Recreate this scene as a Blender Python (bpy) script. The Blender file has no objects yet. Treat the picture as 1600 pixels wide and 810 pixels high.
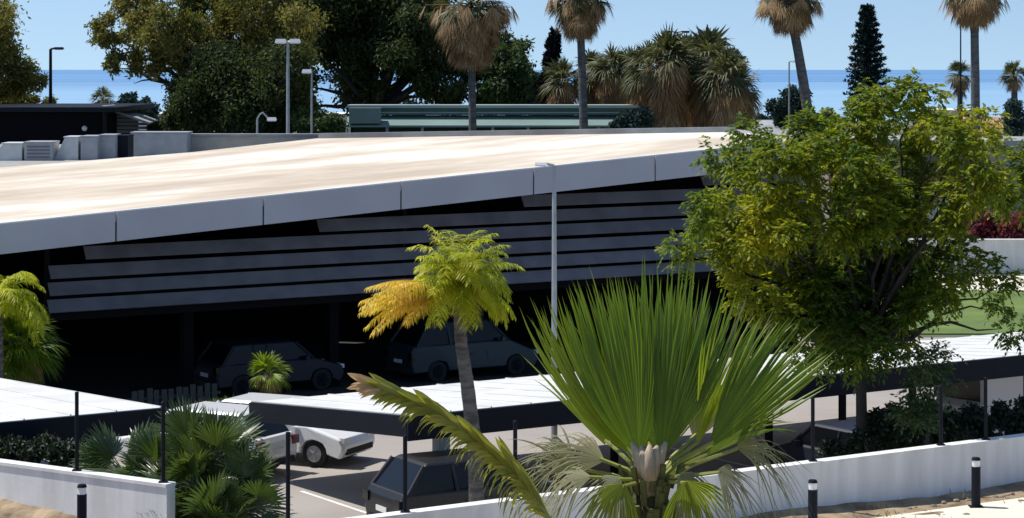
import bpy, math, random
import numpy as np
from mathutils import Vector, Matrix

# ------------------------------------------------------------------ camera, sky, sun, exposure
S = bpy.context.scene
COL = S.collection
F = 3500.0            # focal length in photograph pixels (1600 wide)
EYE = 9.5             # metres above the car park
HOR = 107.0           # horizon row

cd = bpy.data.cameras.new('camera')
cam = bpy.data.objects.new('camera', cd); COL.objects.link(cam)
cam.location = (0, 0, EYE); cam.rotation_euler = (math.radians(90), 0, 0)
cd.sensor_width = 36; cd.lens = 36 * F / 1600
cd.shift_y = -(405 - HOR) / 1600
cd.clip_start = 0.5; cd.clip_end = 60000
S.camera = cam

SUN_AZ = math.atan2(-0.965, 0.26)       # from +Y towards +X
SUN_EL = math.radians(60)
w = bpy.data.worlds.new("World"); S.world = w; w.use_nodes = True
nt = w.node_tree; nt.nodes.clear()
sky = nt.nodes.new('ShaderNodeTexSky'); sky.sky_type = 'NISHITA'
sky.sun_disc = False; sky.sun_elevation = SUN_EL; sky.sun_rotation = SUN_AZ
sky.altitude = 0; sky.air_density = 1.0; sky.dust_density = 0.2; sky.ozone_density = 2.0
bg = nt.nodes.new('ShaderNodeBackground'); bg.inputs[1].default_value = 0.112
wo = nt.nodes.new('ShaderNodeOutputWorld')
# sky lookup shifted upwards: the horizon takes the blue found a little higher up
tcw = nt.nodes.new('ShaderNodeTexCoord'); adw = nt.nodes.new('ShaderNodeVectorMath'); adw.operation = 'ADD'; adw.inputs[1].default_value = (0, 0, 0.13)
nrw = nt.nodes.new('ShaderNodeVectorMath'); nrw.operation = 'NORMALIZE'
nt.links.new(tcw.outputs['Generated'], adw.inputs[0]); nt.links.new(adw.outputs[0], nrw.inputs[0]); nt.links.new(nrw.outputs[0], sky.inputs[0])
nt.links.new(sky.outputs[0], bg.inputs[0]); nt.links.new(bg.outputs[0], wo.inputs[0])

sl = bpy.data.lights.new('sun', 'SUN'); sl.energy = 4.2; sl.angle = math.radians(0.5); sl.color = (1.0, 0.95, 0.87)
so = bpy.data.objects.new('sun', sl); COL.objects.link(so)
tosun = Vector((math.sin(SUN_AZ) * math.cos(SUN_EL), math.cos(SUN_AZ) * math.cos(SUN_EL), math.sin(SUN_EL)))
so.rotation_euler = tosun.to_track_quat('Z', 'Y').to_euler(); so.location = (0, 0, 60)

S.view_settings.view_transform = 'Standard'; S.view_settings.look = 'None'
S.view_settings.exposure = 0.35; S.view_settings.gamma = 1; S.view_settings.use_curve_mapping = False
S.cycles.max_bounces = 6; S.cycles.transparent_max_bounces = 8

rng = np.random.default_rng(7)
R = random.Random(5)

def P(px, py, D):
    return Vector(((px - 800) / F * D, D, EYE - (py - HOR) / F * D))
def GX(px, D): return (px - 800) / F * D

# ------------------------------------------------------------------ materials
MATS = {}
def mat(name, col, rough=0.7, metal=0.0, spec=0.5, var=0.0, scale=3.0, col2=None, trans=0.0, tcol=None,
        island=None, bump=0.0, bscale=20.0, coat=0.0, stretch=(1, 1, 1), detail=4):
    if name in MATS: return MATS[name]
    m = bpy.data.materials.new(name); m.use_nodes = True
    t = m.node_tree; n = t.nodes; l = t.links
    b = n['Principled BSDF']; out = n['Material Output']
    b.inputs['Roughness'].default_value = rough; b.inputs['Metallic'].default_value = metal
    b.inputs['Specular IOR Level'].default_value = spec
    b.inputs['Coat Weight'].default_value = coat
    tc = n.new('ShaderNodeTexCoord'); mp = n.new('ShaderNodeMapping'); mp.inputs['Scale'].default_value = stretch
    l.new(tc.outputs['Object'], mp.inputs[0])
    src = None
    if island:
        g = n.new('ShaderNodeNewGeometry'); cr = n.new('ShaderNodeValToRGB')
        cr.color_ramp.elements[0].color = (*island[0], 1); cr.color_ramp.elements[1].color = (*island[-1], 1)
        for i in range(1, len(island) - 1):
            e = cr.color_ramp.elements.new(i / (len(island) - 1)); e.color = (*island[i], 1)
        nz = n.new('ShaderNodeTexNoise'); nz.inputs['Scale'].default_value = scale; nz.inputs['Detail'].default_value = 2
        l.new(mp.outputs[0], nz.inputs['Vector'])
        mr = n.new('ShaderNodeMapRange'); mr.inputs[1].default_value = 0.3; mr.inputs[2].default_value = 0.7
        l.new(nz.outputs[0], mr.inputs[0])
        mx = n.new('ShaderNodeMix'); mx.data_type = 'FLOAT'; mx.inputs[0].default_value = 0.55
        l.new(g.outputs['Random Per Island'], mx.inputs[2]); l.new(mr.outputs[0], mx.inputs[3])
        l.new(mx.outputs[0], cr.inputs[0]); src = cr.outputs[0]
    elif var > 0 or col2:
        nz = n.new('ShaderNodeTexNoise'); nz.inputs['Scale'].default_value = scale; nz.inputs['Detail'].default_value = detail
        l.new(mp.outputs[0], nz.inputs['Vector'])
        cr = n.new('ShaderNodeValToRGB')
        c2 = col2 if col2 else tuple(c * (1 - var) for c in col)
        cr.color_ramp.elements[0].position = 0.35; cr.color_ramp.elements[1].position = 0.65
        cr.color_ramp.elements[0].color = (*c2, 1); cr.color_ramp.elements[1].color = (*col, 1)
        l.new(nz.outputs[0], cr.inputs[0]); src = cr.outputs[0]
    if src is not None: l.new(src, b.inputs['Base Color'])
    else: b.inputs['Base Color'].default_value = (*col, 1)
    if bump > 0:
        nb = n.new('ShaderNodeTexNoise'); nb.inputs['Scale'].default_value = bscale; nb.inputs['Detail'].default_value = 4
        l.new(mp.outputs[0], nb.inputs['Vector'])
        bp = n.new('ShaderNodeBump'); bp.inputs['Strength'].default_value = bump; bp.inputs['Distance'].default_value = 0.05
        l.new(nb.outputs[0], bp.inputs['Height']); l.new(bp.outputs[0], b.inputs['Normal'])
    if trans > 0:
        tr = n.new('ShaderNodeBsdfTranslucent'); ms = n.new('ShaderNodeMixShader'); ms.inputs[0].default_value = trans
        if src is not None:
            mu = n.new('ShaderNodeMix'); mu.data_type = 'RGBA'; mu.blend_type = 'MULTIPLY'; mu.inputs[0].default_value = 1
            l.new(src, mu.inputs[6]); mu.inputs[7].default_value = (*(tcol or (2.2, 2.2, 1.2)), 1); mu.clamp_result = False
            l.new(mu.outputs[2], tr.inputs[0])
        else: tr.inputs[0].default_value = (*(c * 2 for c in col), 1)
        l.new(b.outputs[0], ms.inputs[1]); l.new(tr.outputs[0], ms.inputs[2]); l.new(ms.outputs[0], out.inputs[0])
    MATS[name] = m; return m

M_WHITE = mat('white_render', (0.78, 0.78, 0.77), 0.8, var=0.20, scale=1.5, bump=0.1, bscale=30, stretch=(2, 2, .35), detail=6)
M_GREYWALL = mat('grey_render', (0.34, 0.35, 0.36), 0.8, var=0.3, scale=1.2)
M_FASCIA = mat('fascia_metal', (0.39, 0.41, 0.455), 0.45, 0.0, var=0.1, scale=.5)
M_LOUVER = mat('louver_metal', (0.17, 0.175, 0.205), 0.5, 0.0, spec=.4, var=0.3, scale=1.2)
M_BLACK = mat('shade_black', (0.008, 0.008, 0.010), 0.9, spec=0.1)  # shade of the interior and a backlit facade, put into the colour
M_DARKMETAL = mat('dark_metal', (0.010, 0.012, 0.018), 0.6, spec=0.12)
M_GREYMETAL = mat('grey_metal', (0.30, 0.33, 0.35), 0.45, var=0.2)
M_SHEET = mat('white_sheet', (0.68, 0.68, 0.66), 0.6, var=0.16, scale=0.9, stretch=(1, 1, 1), detail=6)
M_STEEL = mat('brushed_steel', (0.55, 0.56, 0.58), 0.35, 0.7)
M_BARK = mat('bark', (0.20, 0.15, 0.10), 0.9, col2=(0.07, 0.05, 0.035), scale=6, bump=0.6, bscale=12, stretch=(1, 1, .3))
M_DARKBARK = mat('dark_bark', (0.035, 0.030, 0.025), 0.9, col2=(0.015, 0.012, 0.01), scale=6, bump=0.6, bscale=12, stretch=(1, 1, .3))
M_PALMBARK = mat('palm_bark', (0.17, 0.155, 0.135), 0.9, col2=(0.07, 0.062, 0.055), scale=3, bump=0.8, bscale=6, stretch=(1, 1, 4))
M_FARBARK = mat('far_palm_bark', (0.12, 0.125, 0.13), 0.9, col2=(0.06, 0.06, 0.065), scale=3, bump=0.5, bscale=6, stretch=(1, 1, 4))
# foliage
M_LEAF = mat('broad_leaf', (0, 0, 0), 0.5, spec=.35, island=[(0.012, 0.045, 0.014), (0.065, 0.12, 0.014), (0.22, 0.24, 0.014), (0.46, 0.38, 0.02)], scale=0.30, trans=0.5, tcol=(1.5, 1.6, .8))
M_EUC = mat('gum_leaf', (0, 0, 0), 0.6, spec=.3, island=[(0.03, 0.055, 0.02), (0.11, 0.125, 0.03), (0.22, 0.19, 0.045), (0.34, 0.31, 0.14)], scale=0.22, trans=0.42, tcol=(1.4, 1.4, .9))
M_EUCD = mat('dark_gum_leaf', (0, 0, 0), 0.6, spec=.2, island=[(0.012, 0.024, 0.014), (0.035, 0.052, 0.018), (0.10, 0.11, 0.03)], scale=0.25, trans=0.25)
M_FARGREEN = mat('far_green_leaf', (0, 0, 0), 0.6, spec=.2, island=[(0.02, 0.045, 0.02), (0.05, 0.085, 0.03), (0.09, 0.12, 0.035)], scale=0.3, trans=0.2)
M_FARBLUE = mat('far_dark_leaf', (0, 0, 0), 0.6, spec=.2, island=[(0.012, 0.03, 0.032), (0.03, 0.06, 0.05)], scale=0.3, trans=0.1)
M_FAN = mat('fan_leaf', (0, 0, 0), 0.42, spec=.5, island=[(0.06, 0.115, 0.010), (0.12, 0.19, 0.014), (0.22, 0.29, 0.03)], scale=1.2, trans=0.5, tcol=(2.0, 2.0, .9))
M_FANY = mat('yellow_fan_leaf', (0, 0, 0), 0.42, spec=.5, island=[(0.12, 0.19, 0.012), (0.22, 0.29, 0.02), (0.36, 0.38, 0.08)], scale=0.8, trans=0.5, tcol=(1.7, 1.7, 1.0))
M_FANOLD = mat('old_fan_leaf', (0, 0, 0), 0.6, spec=.3, island=[(0.16, 0.18, 0.10), (0.25, 0.24, 0.15), (0.08, 0.13, 0.05)], scale=0.8, trans=0.3)
M_YFROND = mat('yellow_frond', (0, 0, 0), 0.5, island=[(0.20, 0.29, 0.015), (0.42, 0.45, 0.02), (0.58, 0.52, 0.06)], scale=1.2, trans=0.45, tcol=(1.5, 1.5, .8))
M_OFROND = mat('orange_frond', (0, 0, 0), 0.5, island=[(0.48, 0.46, 0.02), (0.64, 0.48, 0.03), (0.58, 0.42, 0.16)], scale=1.2, trans=0.45, tcol=(1.5, 1.3, .8))
M_SHRUBFAN = mat('shrub_fan_leaf', (0, 0, 0), 0.35, spec=.6, island=[(0.03, 0.055, 0.014), (0.055, 0.09, 0.02), (0.11, 0.14, 0.04)], scale=0.7, trans=0.25)
M_FARPALM = mat('far_palm_leaf', (0, 0, 0), 0.55, island=[(0.03, 0.045, 0.018), (0.09, 0.10, 0.035), (0.16, 0.15, 0.07)], scale=0.5, trans=0.25, tcol=(1.3, 1.3, .8))
M_SKIRT = mat('dry_palm_leaf', (0, 0, 0), 0.8, island=[(0.13, 0.065, 0.025), (0.27, 0.16, 0.07), (0.46, 0.33, 0.18)], scale=0.5, trans=0.15, tcol=(1.3, 1.2, 1))
M_BOUG = mat('red_flower', (0, 0, 0), 0.7, island=[(0.10, 0.015, 0.03), (0.22, 0.03, 0.05), (0.06, 0.05, 0.02)], scale=0.6, trans=0.3, tcol=(1.4, 1.2, 1.2))
M_GRASS = mat('dry_grass', (0, 0, 0), 0.8, island=[(0.10, 0.12, 0.03), (0.22, 0.18, 0.08), (0.32, 0.26, 0.13)], scale=2, trans=0.3)
M_GROUND = mat('bare_ground', (0.20, 0.18, 0.12), 0.95, col2=(0.08, 0.10, 0.05), scale=0.05)
M_PAVE = mat('pavement_concrete', (0.34, 0.31, 0.285), 0.9, var=0.14, scale=0.5, bump=0.15, bscale=8)
M_ASPH = mat('shade_asphalt', (0.035, 0.035, 0.037), 0.9, var=0.2, scale=1)  # floor inside the building, darkened to carry its shade
M_SOIL = mat('soil', (0.36, 0.27, 0.17), 0.95, col2=(0.15, 0.105, 0.065), scale=1.6, bump=1.0, bscale=5)
M_PATH = mat('path_stone', (0.72, 0.67, 0.56), 0.85, var=0.1, scale=1)
M_LAWN = mat('lawn_grass', (0.14, 0.20, 0.04), 0.9, col2=(0.08, 0.13, 0.03), scale=0.4, bump=.4, bscale=30)
M_GLASS = mat('dark_glass', (0.005, 0.006, 0.008), 0.12, spec=0.28)
M_RUBBER = mat('rubber', (0.012, 0.012, 0.013), 0.8)
M_TERRA = mat('terracotta', (0.45, 0.22, 0.15), 0.8, var=0.2, scale=1)
M_CREAM = mat('cream_render', (0.62, 0.55, 0.45), 0.85, var=0.12, scale=.5)
M_TEAL = mat('teal_metal', (0.20, 0.29, 0.27), 0.5, var=0.15, scale=.6)
M_TEALP = mat('pale_teal_metal', (0.38, 0.45, 0.43), 0.5, var=0.15, scale=.6)
M_RED = mat('red_lens', (0.10, 0.008, 0.008), 0.2)
M_LENS = mat('lamp_lens', (0.75, 0.75, 0.75), 0.15)
M_ROCK = mat('rock', (0.30, 0.24, 0.18), 0.9, var=.4, scale=4)

def paint(name, c, metal=0.0, rough=0.25, coat=0.6): return mat(name, c, rough, metal, coat=coat)

# roof membrane: pale with tan stains streaking along the slope
def roof_mat():
    m = bpy.data.materials.new('roof_membrane'); m.use_nodes = True; t = m.node_tree; n = t.nodes; l = t.links
    b = n['Principled BSDF']; b.inputs['Roughness'].default_value = 0.85
    tc = n.new('ShaderNodeTexCoord'); mp = n.new('ShaderNodeMapping')
    mp.inputs['Rotation'].default_value = (0, 0, math.radians(-34))
    l.new(tc.outputs['Object'], mp.inputs[0])
    mp2 = n.new('ShaderNodeMapping'); mp2.inputs['Scale'].default_value = (0.04, 0.26, 1); l.new(mp.outputs[0], mp2.inputs[0])
    nz = n.new('ShaderNodeTexNoise'); nz.inputs['Scale'].default_value = 1.0; nz.inputs['Detail'].default_value = 9; nz.inputs['Roughness'].default_value = .68
    l.new(mp2.outputs[0], nz.inputs[0])
    cr = n.new('ShaderNodeValToRGB'); e = cr.color_ramp.elements
    e[0].position = 0.38; e[0].color = (0.44, 0.365, 0.28, 1); e[1].position = 0.60; e[1].color = (0.74, 0.73, 0.64, 1)
    x = e.new(0.50); x.color = (0.58, 0.50, 0.40, 1)
    # the far part of the membrane is cleaner
    l.new(nz.outputs[0], cr.inputs[0])
    l.new(cr.outputs[0], b.inputs['Base Color'])
    return m
M_ROOF = roof_mat()

# ------------------------------------------------------------------ mesh building
class MB:
    def __init__(s): s.v = []; s.f = []; s.q = []      # q: numpy quads arrays (n,4,3)
    def add(s, vs, fs):
        o = len(s.v); s.v += [tuple(x) for x in vs]; s.f += [tuple(i + o for i in f) for f in fs]
    def box(s, c, d, rz=0.0, top=None, M=None):
        hx, hy, hz = d[0] / 2, d[1] / 2, d[2] / 2; tx, ty = top if top else (1, 1)
        vs = []
        for z, kx, ky in ((-hz, 1, 1), (hz, tx, ty)):
            for x, y in ((-hx, -hy), (hx, -hy), (hx, hy), (-hx, hy)): vs.append(Vector((x * kx, y * ky, z)))
        rot = M if M else Matrix.Rotation(rz, 3, 'Z')
        vs = [rot @ v + Vector(c) for v in vs]
        s.add(vs, [(0, 3, 2, 1), (4, 5, 6, 7), (0, 1, 5, 4), (1, 2, 6, 5), (2, 3, 7, 6), (3, 0, 4, 7)])
    def beam(s, a, b, wd, h, up=Vector((0, 0, 1))):
        a = Vector(a); b = Vector(b); d = (b - a).normalized(); sd = d.cross(up).normalized(); u = sd.cross(d)
        vs = [p + sd * i * wd / 2 + u * j * h / 2 for p in (a, b) for i, j in ((-1, -1), (1, -1), (1, 1), (-1, 1))]
        s.add(vs, [(0, 1, 2, 3), (7, 6, 5, 4), (0, 4, 5, 1), (1, 5, 6, 2), (2, 6, 7, 3), (3, 7, 4, 0)])
    def prism(s, poly, z0, z1):   # poly ccw list of xy ; z1 may be a function
        n = len(poly); zf = z1 if callable(z1) else (lambda x, y: z1); zb = z0 if callable(z0) else (lambda x, y: z0)
        vs = [(x, y, zb(x, y)) for x, y in poly] + [(x, y, zf(x, y)) for x, y in poly]
        s.add(vs, [tuple(range(n))[::-1], tuple(range(n, 2 * n))] + [(i, (i + 1) % n, n + (i + 1) % n, n + i) for i in range(n)])
    def tube(s, pts, rad, n=8, cap=True):
        pts = [Vector(p) for p in pts]
        if not isinstance(rad, (list, tuple)): rad = [rad] * len(pts)
        vs = []; prev = None
        for i, p in enumerate(pts):
            d = (pts[min(i + 1, len(pts) - 1)] - pts[max(i - 1, 0)]).normalized()
            if prev is None: a = d.orthogonal().normalized()
            else:
                a = prev - d * prev.dot(d); a = a.normalized() if a.length > 1e-6 else d.orthogonal().normalized()
            prev = a; b = d.cross(a)
            for k in range(n):
                t = 2 * math.pi * k / n; vs.append(p + (a * math.cos(t) + b * math.sin(t)) * rad[i])
        fs = [(i * n + k, i * n + (k + 1) % n, (i + 1) * n + (k + 1) % n, (i + 1) * n + k) for i in range(len(pts) - 1) for k in range(n)]
        if cap: fs += [tuple(range(n))[::-1], tuple(range((len(pts) - 1) * n, len(pts) * n))]
        s.add(vs, fs)
    def ball(s, c, r, n=8, m=5):
        c = Vector(c); rr = r if hasattr(r, '__len__') else (r, r, r); vs = []
        for i in range(m + 1):
            th = math.pi * i / m
            for k in range(n):
                ph = 2 * math.pi * k / n
                vs.append(c + Vector((rr[0] * math.sin(th) * math.cos(ph), rr[1] * math.sin(th) * math.sin(ph), rr[2] * math.cos(th))))
        s.add(vs, [(i * n + k, (i + 1) * n + k, (i + 1) * n + (k + 1) % n, i * n + (k + 1) % n) for i in range(m) for k in range(n)])
    def quads(s, arr): s.q.append(arr)
    def build(s, name, m, parent=None, world=True, smooth=False):
        v = np.array(s.v, float).reshape(-1, 3); f = list(s.f)
        if s.q:
            Q = np.concatenate(s.q).reshape(-1, 3); o = len(v); v = np.concatenate([v, Q])
            idx = (np.arange(len(Q)) + o).reshape(-1, 4); f += idx.tolist()
        if parent is not None and world: v = v - np.array(parent.location)
        me = bpy.data.meshes.new(name); me.from_pydata(v.tolist(), [], f); me.materials.append(m)
        if smooth: me.polygons.foreach_set('use_smooth', [True] * len(me.polygons))
        me.update()
        o = bpy.data.objects.new(name, me); COL.objects.link(o)
        if parent is not None: o.parent = parent
        return o

def tag(o, label=None, cat=None, group=None, kind=None):
    if label: o['label'] = label
    if cat: o['category'] = cat
    if group: o['group'] = group
    if kind: o['kind'] = kind
    return o
def thing(name, label, cat, loc, group=None, rz=0):
    o = bpy.data.objects.new(name, None); COL.objects.link(o); o.location = loc; o.rotation_euler = (0, 0, rz)
    o.empty_display_size = 0.3
    return tag(o, label, cat, group)
def struct(name, mb, m, label=None): return tag(mb.build(name, m), label, None, None, 'structure')
def copy_tree(o, parent=None):
    c = o.copy(); COL.objects.link(c)
    if parent is not None: c.parent = parent
    for ch in list(o.children): copy_tree(ch, c)
    return c

# ------------------------------------------------------------------ foliage generators
def unit(a): return a / (np.linalg.norm(a, axis=-1, keepdims=True) + 1e-9)
def diamonds(pos, d, s, L, W, fold=0.0):
    """leaf quads: pos (n,3) base, d dir, s side"""
    L = L.reshape(-1, 1); W = W.reshape(-1, 1)
    n = np.cross(d, s)
    a = pos; b = pos + d * L * .45 + s * W / 2 + n * fold * W; c = pos + d * L; e = pos + d * L * .45 - s * W / 2 + n * fold * W
    return np.stack([a, b, c, e], 1)

def scatter(mb, blobs, n, L, W, droop=0.3, nclump=14, spread=0.22, shell=0.55):
    """loose leaves gathered in small clumps inside each ellipsoidal blob"""
    vol = np.array([np.prod(b[1]) ** 0.66 for b in blobs]); cnt = (n * vol / vol.sum()).astype(int)
    for (c, r), k in zip(blobs, cnt):
        if k < 1: continue
        c = np.array(c); r = np.array(r)
        u = unit(rng.normal(size=(nclump, 3))); u *= (shell + (1 - shell) * rng.random((nclump, 1)))
        wgt = rng.random(nclump) + 0.3; ci = rng.choice(nclump, size=k, p=wgt / wgt.sum())
        p = c + (u[ci] + rng.normal(size=(k, 3)) * spread) * r
        d = unit(rng.normal(size=(k, 3)) + np.array([0, 0, -droop * 2]))
        s = unit(np.cross(d, rng.normal(size=(k, 3))))
        mb.quads(diamonds(p, d, s, L * (0.6 + 0.8 * rng.random(k)), W * (0.6 + 0.8 * rng.random(k)), 0.15))

def sprays(mb, blobs, n, stem=0.32, leaf=0.10, nl=9, droop=0.5, nclump=16, spread=0.25, shell=0.5):
    """compound leaves: a drooping stem with paired leaflets"""
    vol = np.array([np.prod(b[1]) ** 0.66 for b in blobs]); cnt = (n * vol / vol.sum()).astype(int)
    for (c, r), k in zip(blobs, cnt):
        if k < 1: continue
        c = np.array(c); r = np.array(r)
        u = unit(rng.normal(size=(nclump, 3))); u *= (shell + (1 - shell) * rng.random((nclump, 1)))
        wgt = rng.random(nclump) + 0.3; ci = rng.choice(nclump, size=k, p=wgt / wgt.sum())
        off = rng.normal(size=(k, 3))
        p = c + (u[ci] + off * spread) * r
        d = unit(unit(off + u[ci] * .6) + np.array([0, 0, 0.25]) + rng.normal(size=(k, 3)) * .3)
        s = unit(np.cross(d, np.array([0, 0, 1.0]) + rng.normal(size=(k, 3)) * .3))
        for j in range(nl):
            t = (j // 2 + 1) / (nl / 2 + .5)
            base = p + d * stem * t + np.array([0, 0, -1]) * (droop * stem * t * t)
            sg = 1 if j % 2 else -1
            ld = unit(d * 0.5 + s * sg * 0.9 + np.array([0, 0, -0.45]) + rng.normal(size=(k, 3)) * .15)
            if j == nl - 1: ld = unit(d + np.array([0, 0, -.8]))
            ls = unit(np.cross(ld, np.array([0, 0, 1.0]) + rng.normal(size=(k, 3)) * .5))
            ls = unit(ls + rng.normal(size=(k, 3)) * .25)
            mb.quads(diamonds(base, ld, ls, leaf * (0.8 + .5 * rng.random(k)), leaf * .5 * np.ones(k), 0.12))

def fan_leaf(mb, base, d, n, Rr, nseg=30, spread=110, join=0.55, droop=0.15, curl=0.0, rows=6, fold=0.5, rnd=0.1, pet=None, petr=0.012, lean=0.25, gather=0.0):
    """palmate leaf: pleated segments joined up to `join`, tips free"""
    base = Vector(base); d = Vector(d).normalized(); n = Vector(n); n = (n - d * n.dot(d)).normalized(); s = d.cross(n)
    a0 = math.radians(spread) / 2; pitch = 2 * a0 / nseg
    for k in range(nseg):
        a = -a0 + pitch * (k + .5) + R.uniform(-.1, .1) * pitch
        e = d * math.cos(a) + s * math.sin(a); side = -d * math.sin(a) + s * math.cos(a)
        Rk = Rr * (0.80 + 0.2 * math.cos(a * 1.1)) * R.uniform(1 - rnd, 1 + rnd * .6)
        jj = join * R.uniform(.85, 1.15); drp = droop * R.uniform(.3, 1.9); sw = R.uniform(-.07, .07)
        vs = []; fs = []
        for i in range(rows):
            t = 0.03 + 0.97 * i / (rows - 1)
            r = Rk * t
            hw = math.tan(pitch / 2) * r * 1.05 if t < jj else math.tan(pitch / 2) * Rk * jj * 1.05 * max(0.0, (1 - t) / (1 - jj)) ** .8
            ex = max(0, t - jj * .7)
            p = base + e * r + n * (curl * Rk * t * t - lean * Rk * abs(math.sin(a)) ** 2 * t) + Vector((0, 0, -1)) * drp * Rk * ex * ex * 2.4 + side * sw * ex * Rk - s * math.sin(a) * gather * Rk * t * t + d * (1 - math.cos(a)) * gather * 1.3 * Rk * t * t
            m = n * fold * hw * (1 if True else 0)
            vs += [p - side * hw, p + m, p + side * hw]
            if i: b = (i - 1) * 3; fs += [(b, b + 1, b + 4, b + 3), (b + 1, b + 2, b + 5, b + 4)]
        mb.add(vs, fs)
    if pet is not None:
        pm, root = pet; mid = (Vector(root) + base) / 2 + Vector((0, 0, 0.05 * Rr))
        pm.tube([root, mid, base + d * Rr * .05], [petr * 1.6, petr * 1.1, petr * .8], 5)

def fan_palm(name, label, top, ground, crown_r, trunk_r, nleaf=34, nskirt=40, lr=1.0, skirt_len=2.0, lean=(0, 0), group=None, seg=13, dead=True, gm=None, bark=None, cat='palm tree', up=1.0, skr=None):
    top = Vector(top); g = Vector((top.x - lean[0], top.y - lean[1], ground))
    t = thing(name, label, cat, g, group)
    tb = MB(); H = top.z - ground; N = 10
    pts = []; rad = []
    for i in range(N + 1):
        k = i / N; pts.append(g + (top - g) * k + Vector((lean[0], lean[1], 0)) * (-0.25 * math.sin(k * math.pi))); rad.append(trunk_r * (1.35 - .45 * k + .03 * (i % 2)))
    rad[0] *= 1.25
    tb.tube(pts, rad, 12); tb.build('trunk', bark or M_FARBARK, t, smooth=True)
    lm = MB(); 
    for i in range(nleaf):
        el = math.radians(R.uniform(-28, 85)) * up; az = R.uniform(0, 2 * math.pi)
        d = Vector((math.cos(az) * math.cos(el), math.sin(az) * math.cos(el), math.sin(el)))
        pl = crown_r * R.uniform(.35, .6)
        nn = Vector((R.uniform(-.5, .5), R.uniform(-.5, .5), 1)) if el < 1 else Vector((R.uniform(-1, 1), R.uniform(-1, 1), .3))
        fan_leaf(lm, top + d * pl, d + Vector((0, 0, -.2)), nn, lr * R.uniform(.75, 1.1), seg, R.uniform(110, 160), .5, .25, rows=4, pet=(lm, top), petr=.02 * lr, lean=.3)
    lm.build('crown', gm or M_FARPALM, t)
    if dead:
        sm = MB()
        for i in range(nskirt):
            k = R.random(); az = R.uniform(0, 2 * math.pi); h = -skirt_len * k * .75
            outr = (skr or crown_r * .62) * (1 - .75 * k) * R.uniform(.55, 1.15)
            rt = top + (g - top).normalized() * (-h) * .9
            b = rt + Vector((math.cos(az) * outr, math.sin(az) * outr, 0.1))
            d = Vector((math.cos(az) * R.uniform(.15, .6), math.sin(az) * R.uniform(.15, .6), -1))
            fan_leaf(sm, b, d, Vector((math.cos(az), math.sin(az), .3)), lr * R.uniform(.7, 1.05), seg, R.uniform(60, 110), .5, .1, rows=4, pet=(sm, rt), petr=.015 * lr)
        sm.build('dry_skirt', M_SKIRT, t)
    return t

def feather(mb, root, d, L, nl=34, ll=0.35, arch=0.9, lw=0.035, vdrop=0.5, rm=None, rr=0.012, hang=0.6, start=.12):
    """pinnate frond with arching rachis"""
    root = Vector(root); d = Vector(d).normalized(); p = root.copy(); dirv = d.copy(); pts = [p.copy()]; dirs = [dirv.copy()]
    n = 14; st = L / n
    for i in range(n):
        dirv = (dirv + Vector((0, 0, -1)) * arch * (1 / n) * (0.4 + 1.6 * i / n)).normalized(); p = p + dirv * st; pts.append(p.copy()); dirs.append(dirv.copy())
    (rm or mb).tube(pts, [rr * (1.6 - 1.4 * i / n) for i in range(n + 1)], 4)
    pos = []; dd = []; LL = []
    for j in range(nl):
        t = start + (1 - start) * j / (nl - 1); f = t * n; i = min(int(f), n - 1); q = pts[i].lerp(pts[i + 1], f - i); dv = dirs[i]
        sd = dv.cross(Vector((0, 0, 1)))
        sd = sd.normalized() if sd.length > 1e-4 else Vector((1, 0, 0))
        ln = ll * math.sin(math.pi * (0.12 + .8 * t)) ** .6
        for sg in (-1, 1):
            a = (dv * .55 + sd * sg * .9 + Vector((0, 0, -hang + .3)) + Vector((R.uniform(-.2, .2), R.uniform(-.2, .2), R.uniform(-.25, .25)))).normalized()
            l1 = ln * R.uniform(.8, 1.15)
            m = q + a * l1 * .5; b = (a + Vector((0, 0, -vdrop * R.uniform(.5, 1.5)))).normalized(); e = m + b * l1 * .5
            s2 = a.cross(Vector((R.uniform(-.4, .4), R.uniform(-.4, .4), 1))).normalized() * lw / 2
            mb.add([q - s2 * .6, q + s2 * .6, m + s2, m - s2, e], [(0, 1, 2, 3), (3, 2, 4)])

def limbs(mb, base, ends, r0, fork, seed=1, n=8, wob=.25):
    """trunk to fork then a limb to each end"""
    rr = random.Random(seed); base = Vector(base); fork = Vector(fork)
    H = (fork - base).length
    pts = [base.lerp(fork, i / 5) + Vector((rr.uniform(-1, 1), rr.uniform(-1, 1), 0)) * r0 * .35 * (0 < i < 5) for i in range(6)]
    mb.tube(pts, [r0 * (1.35, 1.05, 1, .95, .9, .88)[i] for i in range(6)], 10)
    for e in ends:
        e = Vector(e); v = e - fork; k = 6; pp = []; ra = []
        up = Vector((0, 0, v.length * .07))
        for i in range(k + 1):
            t = i / k; q = fork.lerp(e, t * .92) + up * math.sin(math.pi * t) + Vector((rr.uniform(-1, 1), rr.uniform(-1, 1), rr.uniform(-1, 1))) * wob * v.length * .12 * (0 < i < k)
            pp.append(q); ra.append(r0 * (.55 * (1 - t) + .06))
        mb.tube(pp, ra, 6)
        for j in (3, 4):
            o = pp[j]; tip = o + (v.normalized() * .6 + Vector((rr.uniform(-1, 1), rr.uniform(-1, 1), rr.uniform(-.6, .3)))) * v.length * .10
            mb.tube([o, o.lerp(tip, .5) + Vector((0, 0, .05)), tip], [ra[j] * .6, ra[j] * .4, ra[j] * .15], 5)

def px_blobs(lst, D, depth=1.0, seed=3):
    r = random.Random(seed); out = []
    for it in lst:
        x, y, rad = it[:3]; dd = it[3] if len(it) > 3 else r.uniform(-1, 1) * depth
        d = D + dd; p = P(x, y, d); q = rad / F * d
        out.append((tuple(p), (q, q * 1.1, q * .9)))
    return out

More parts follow.
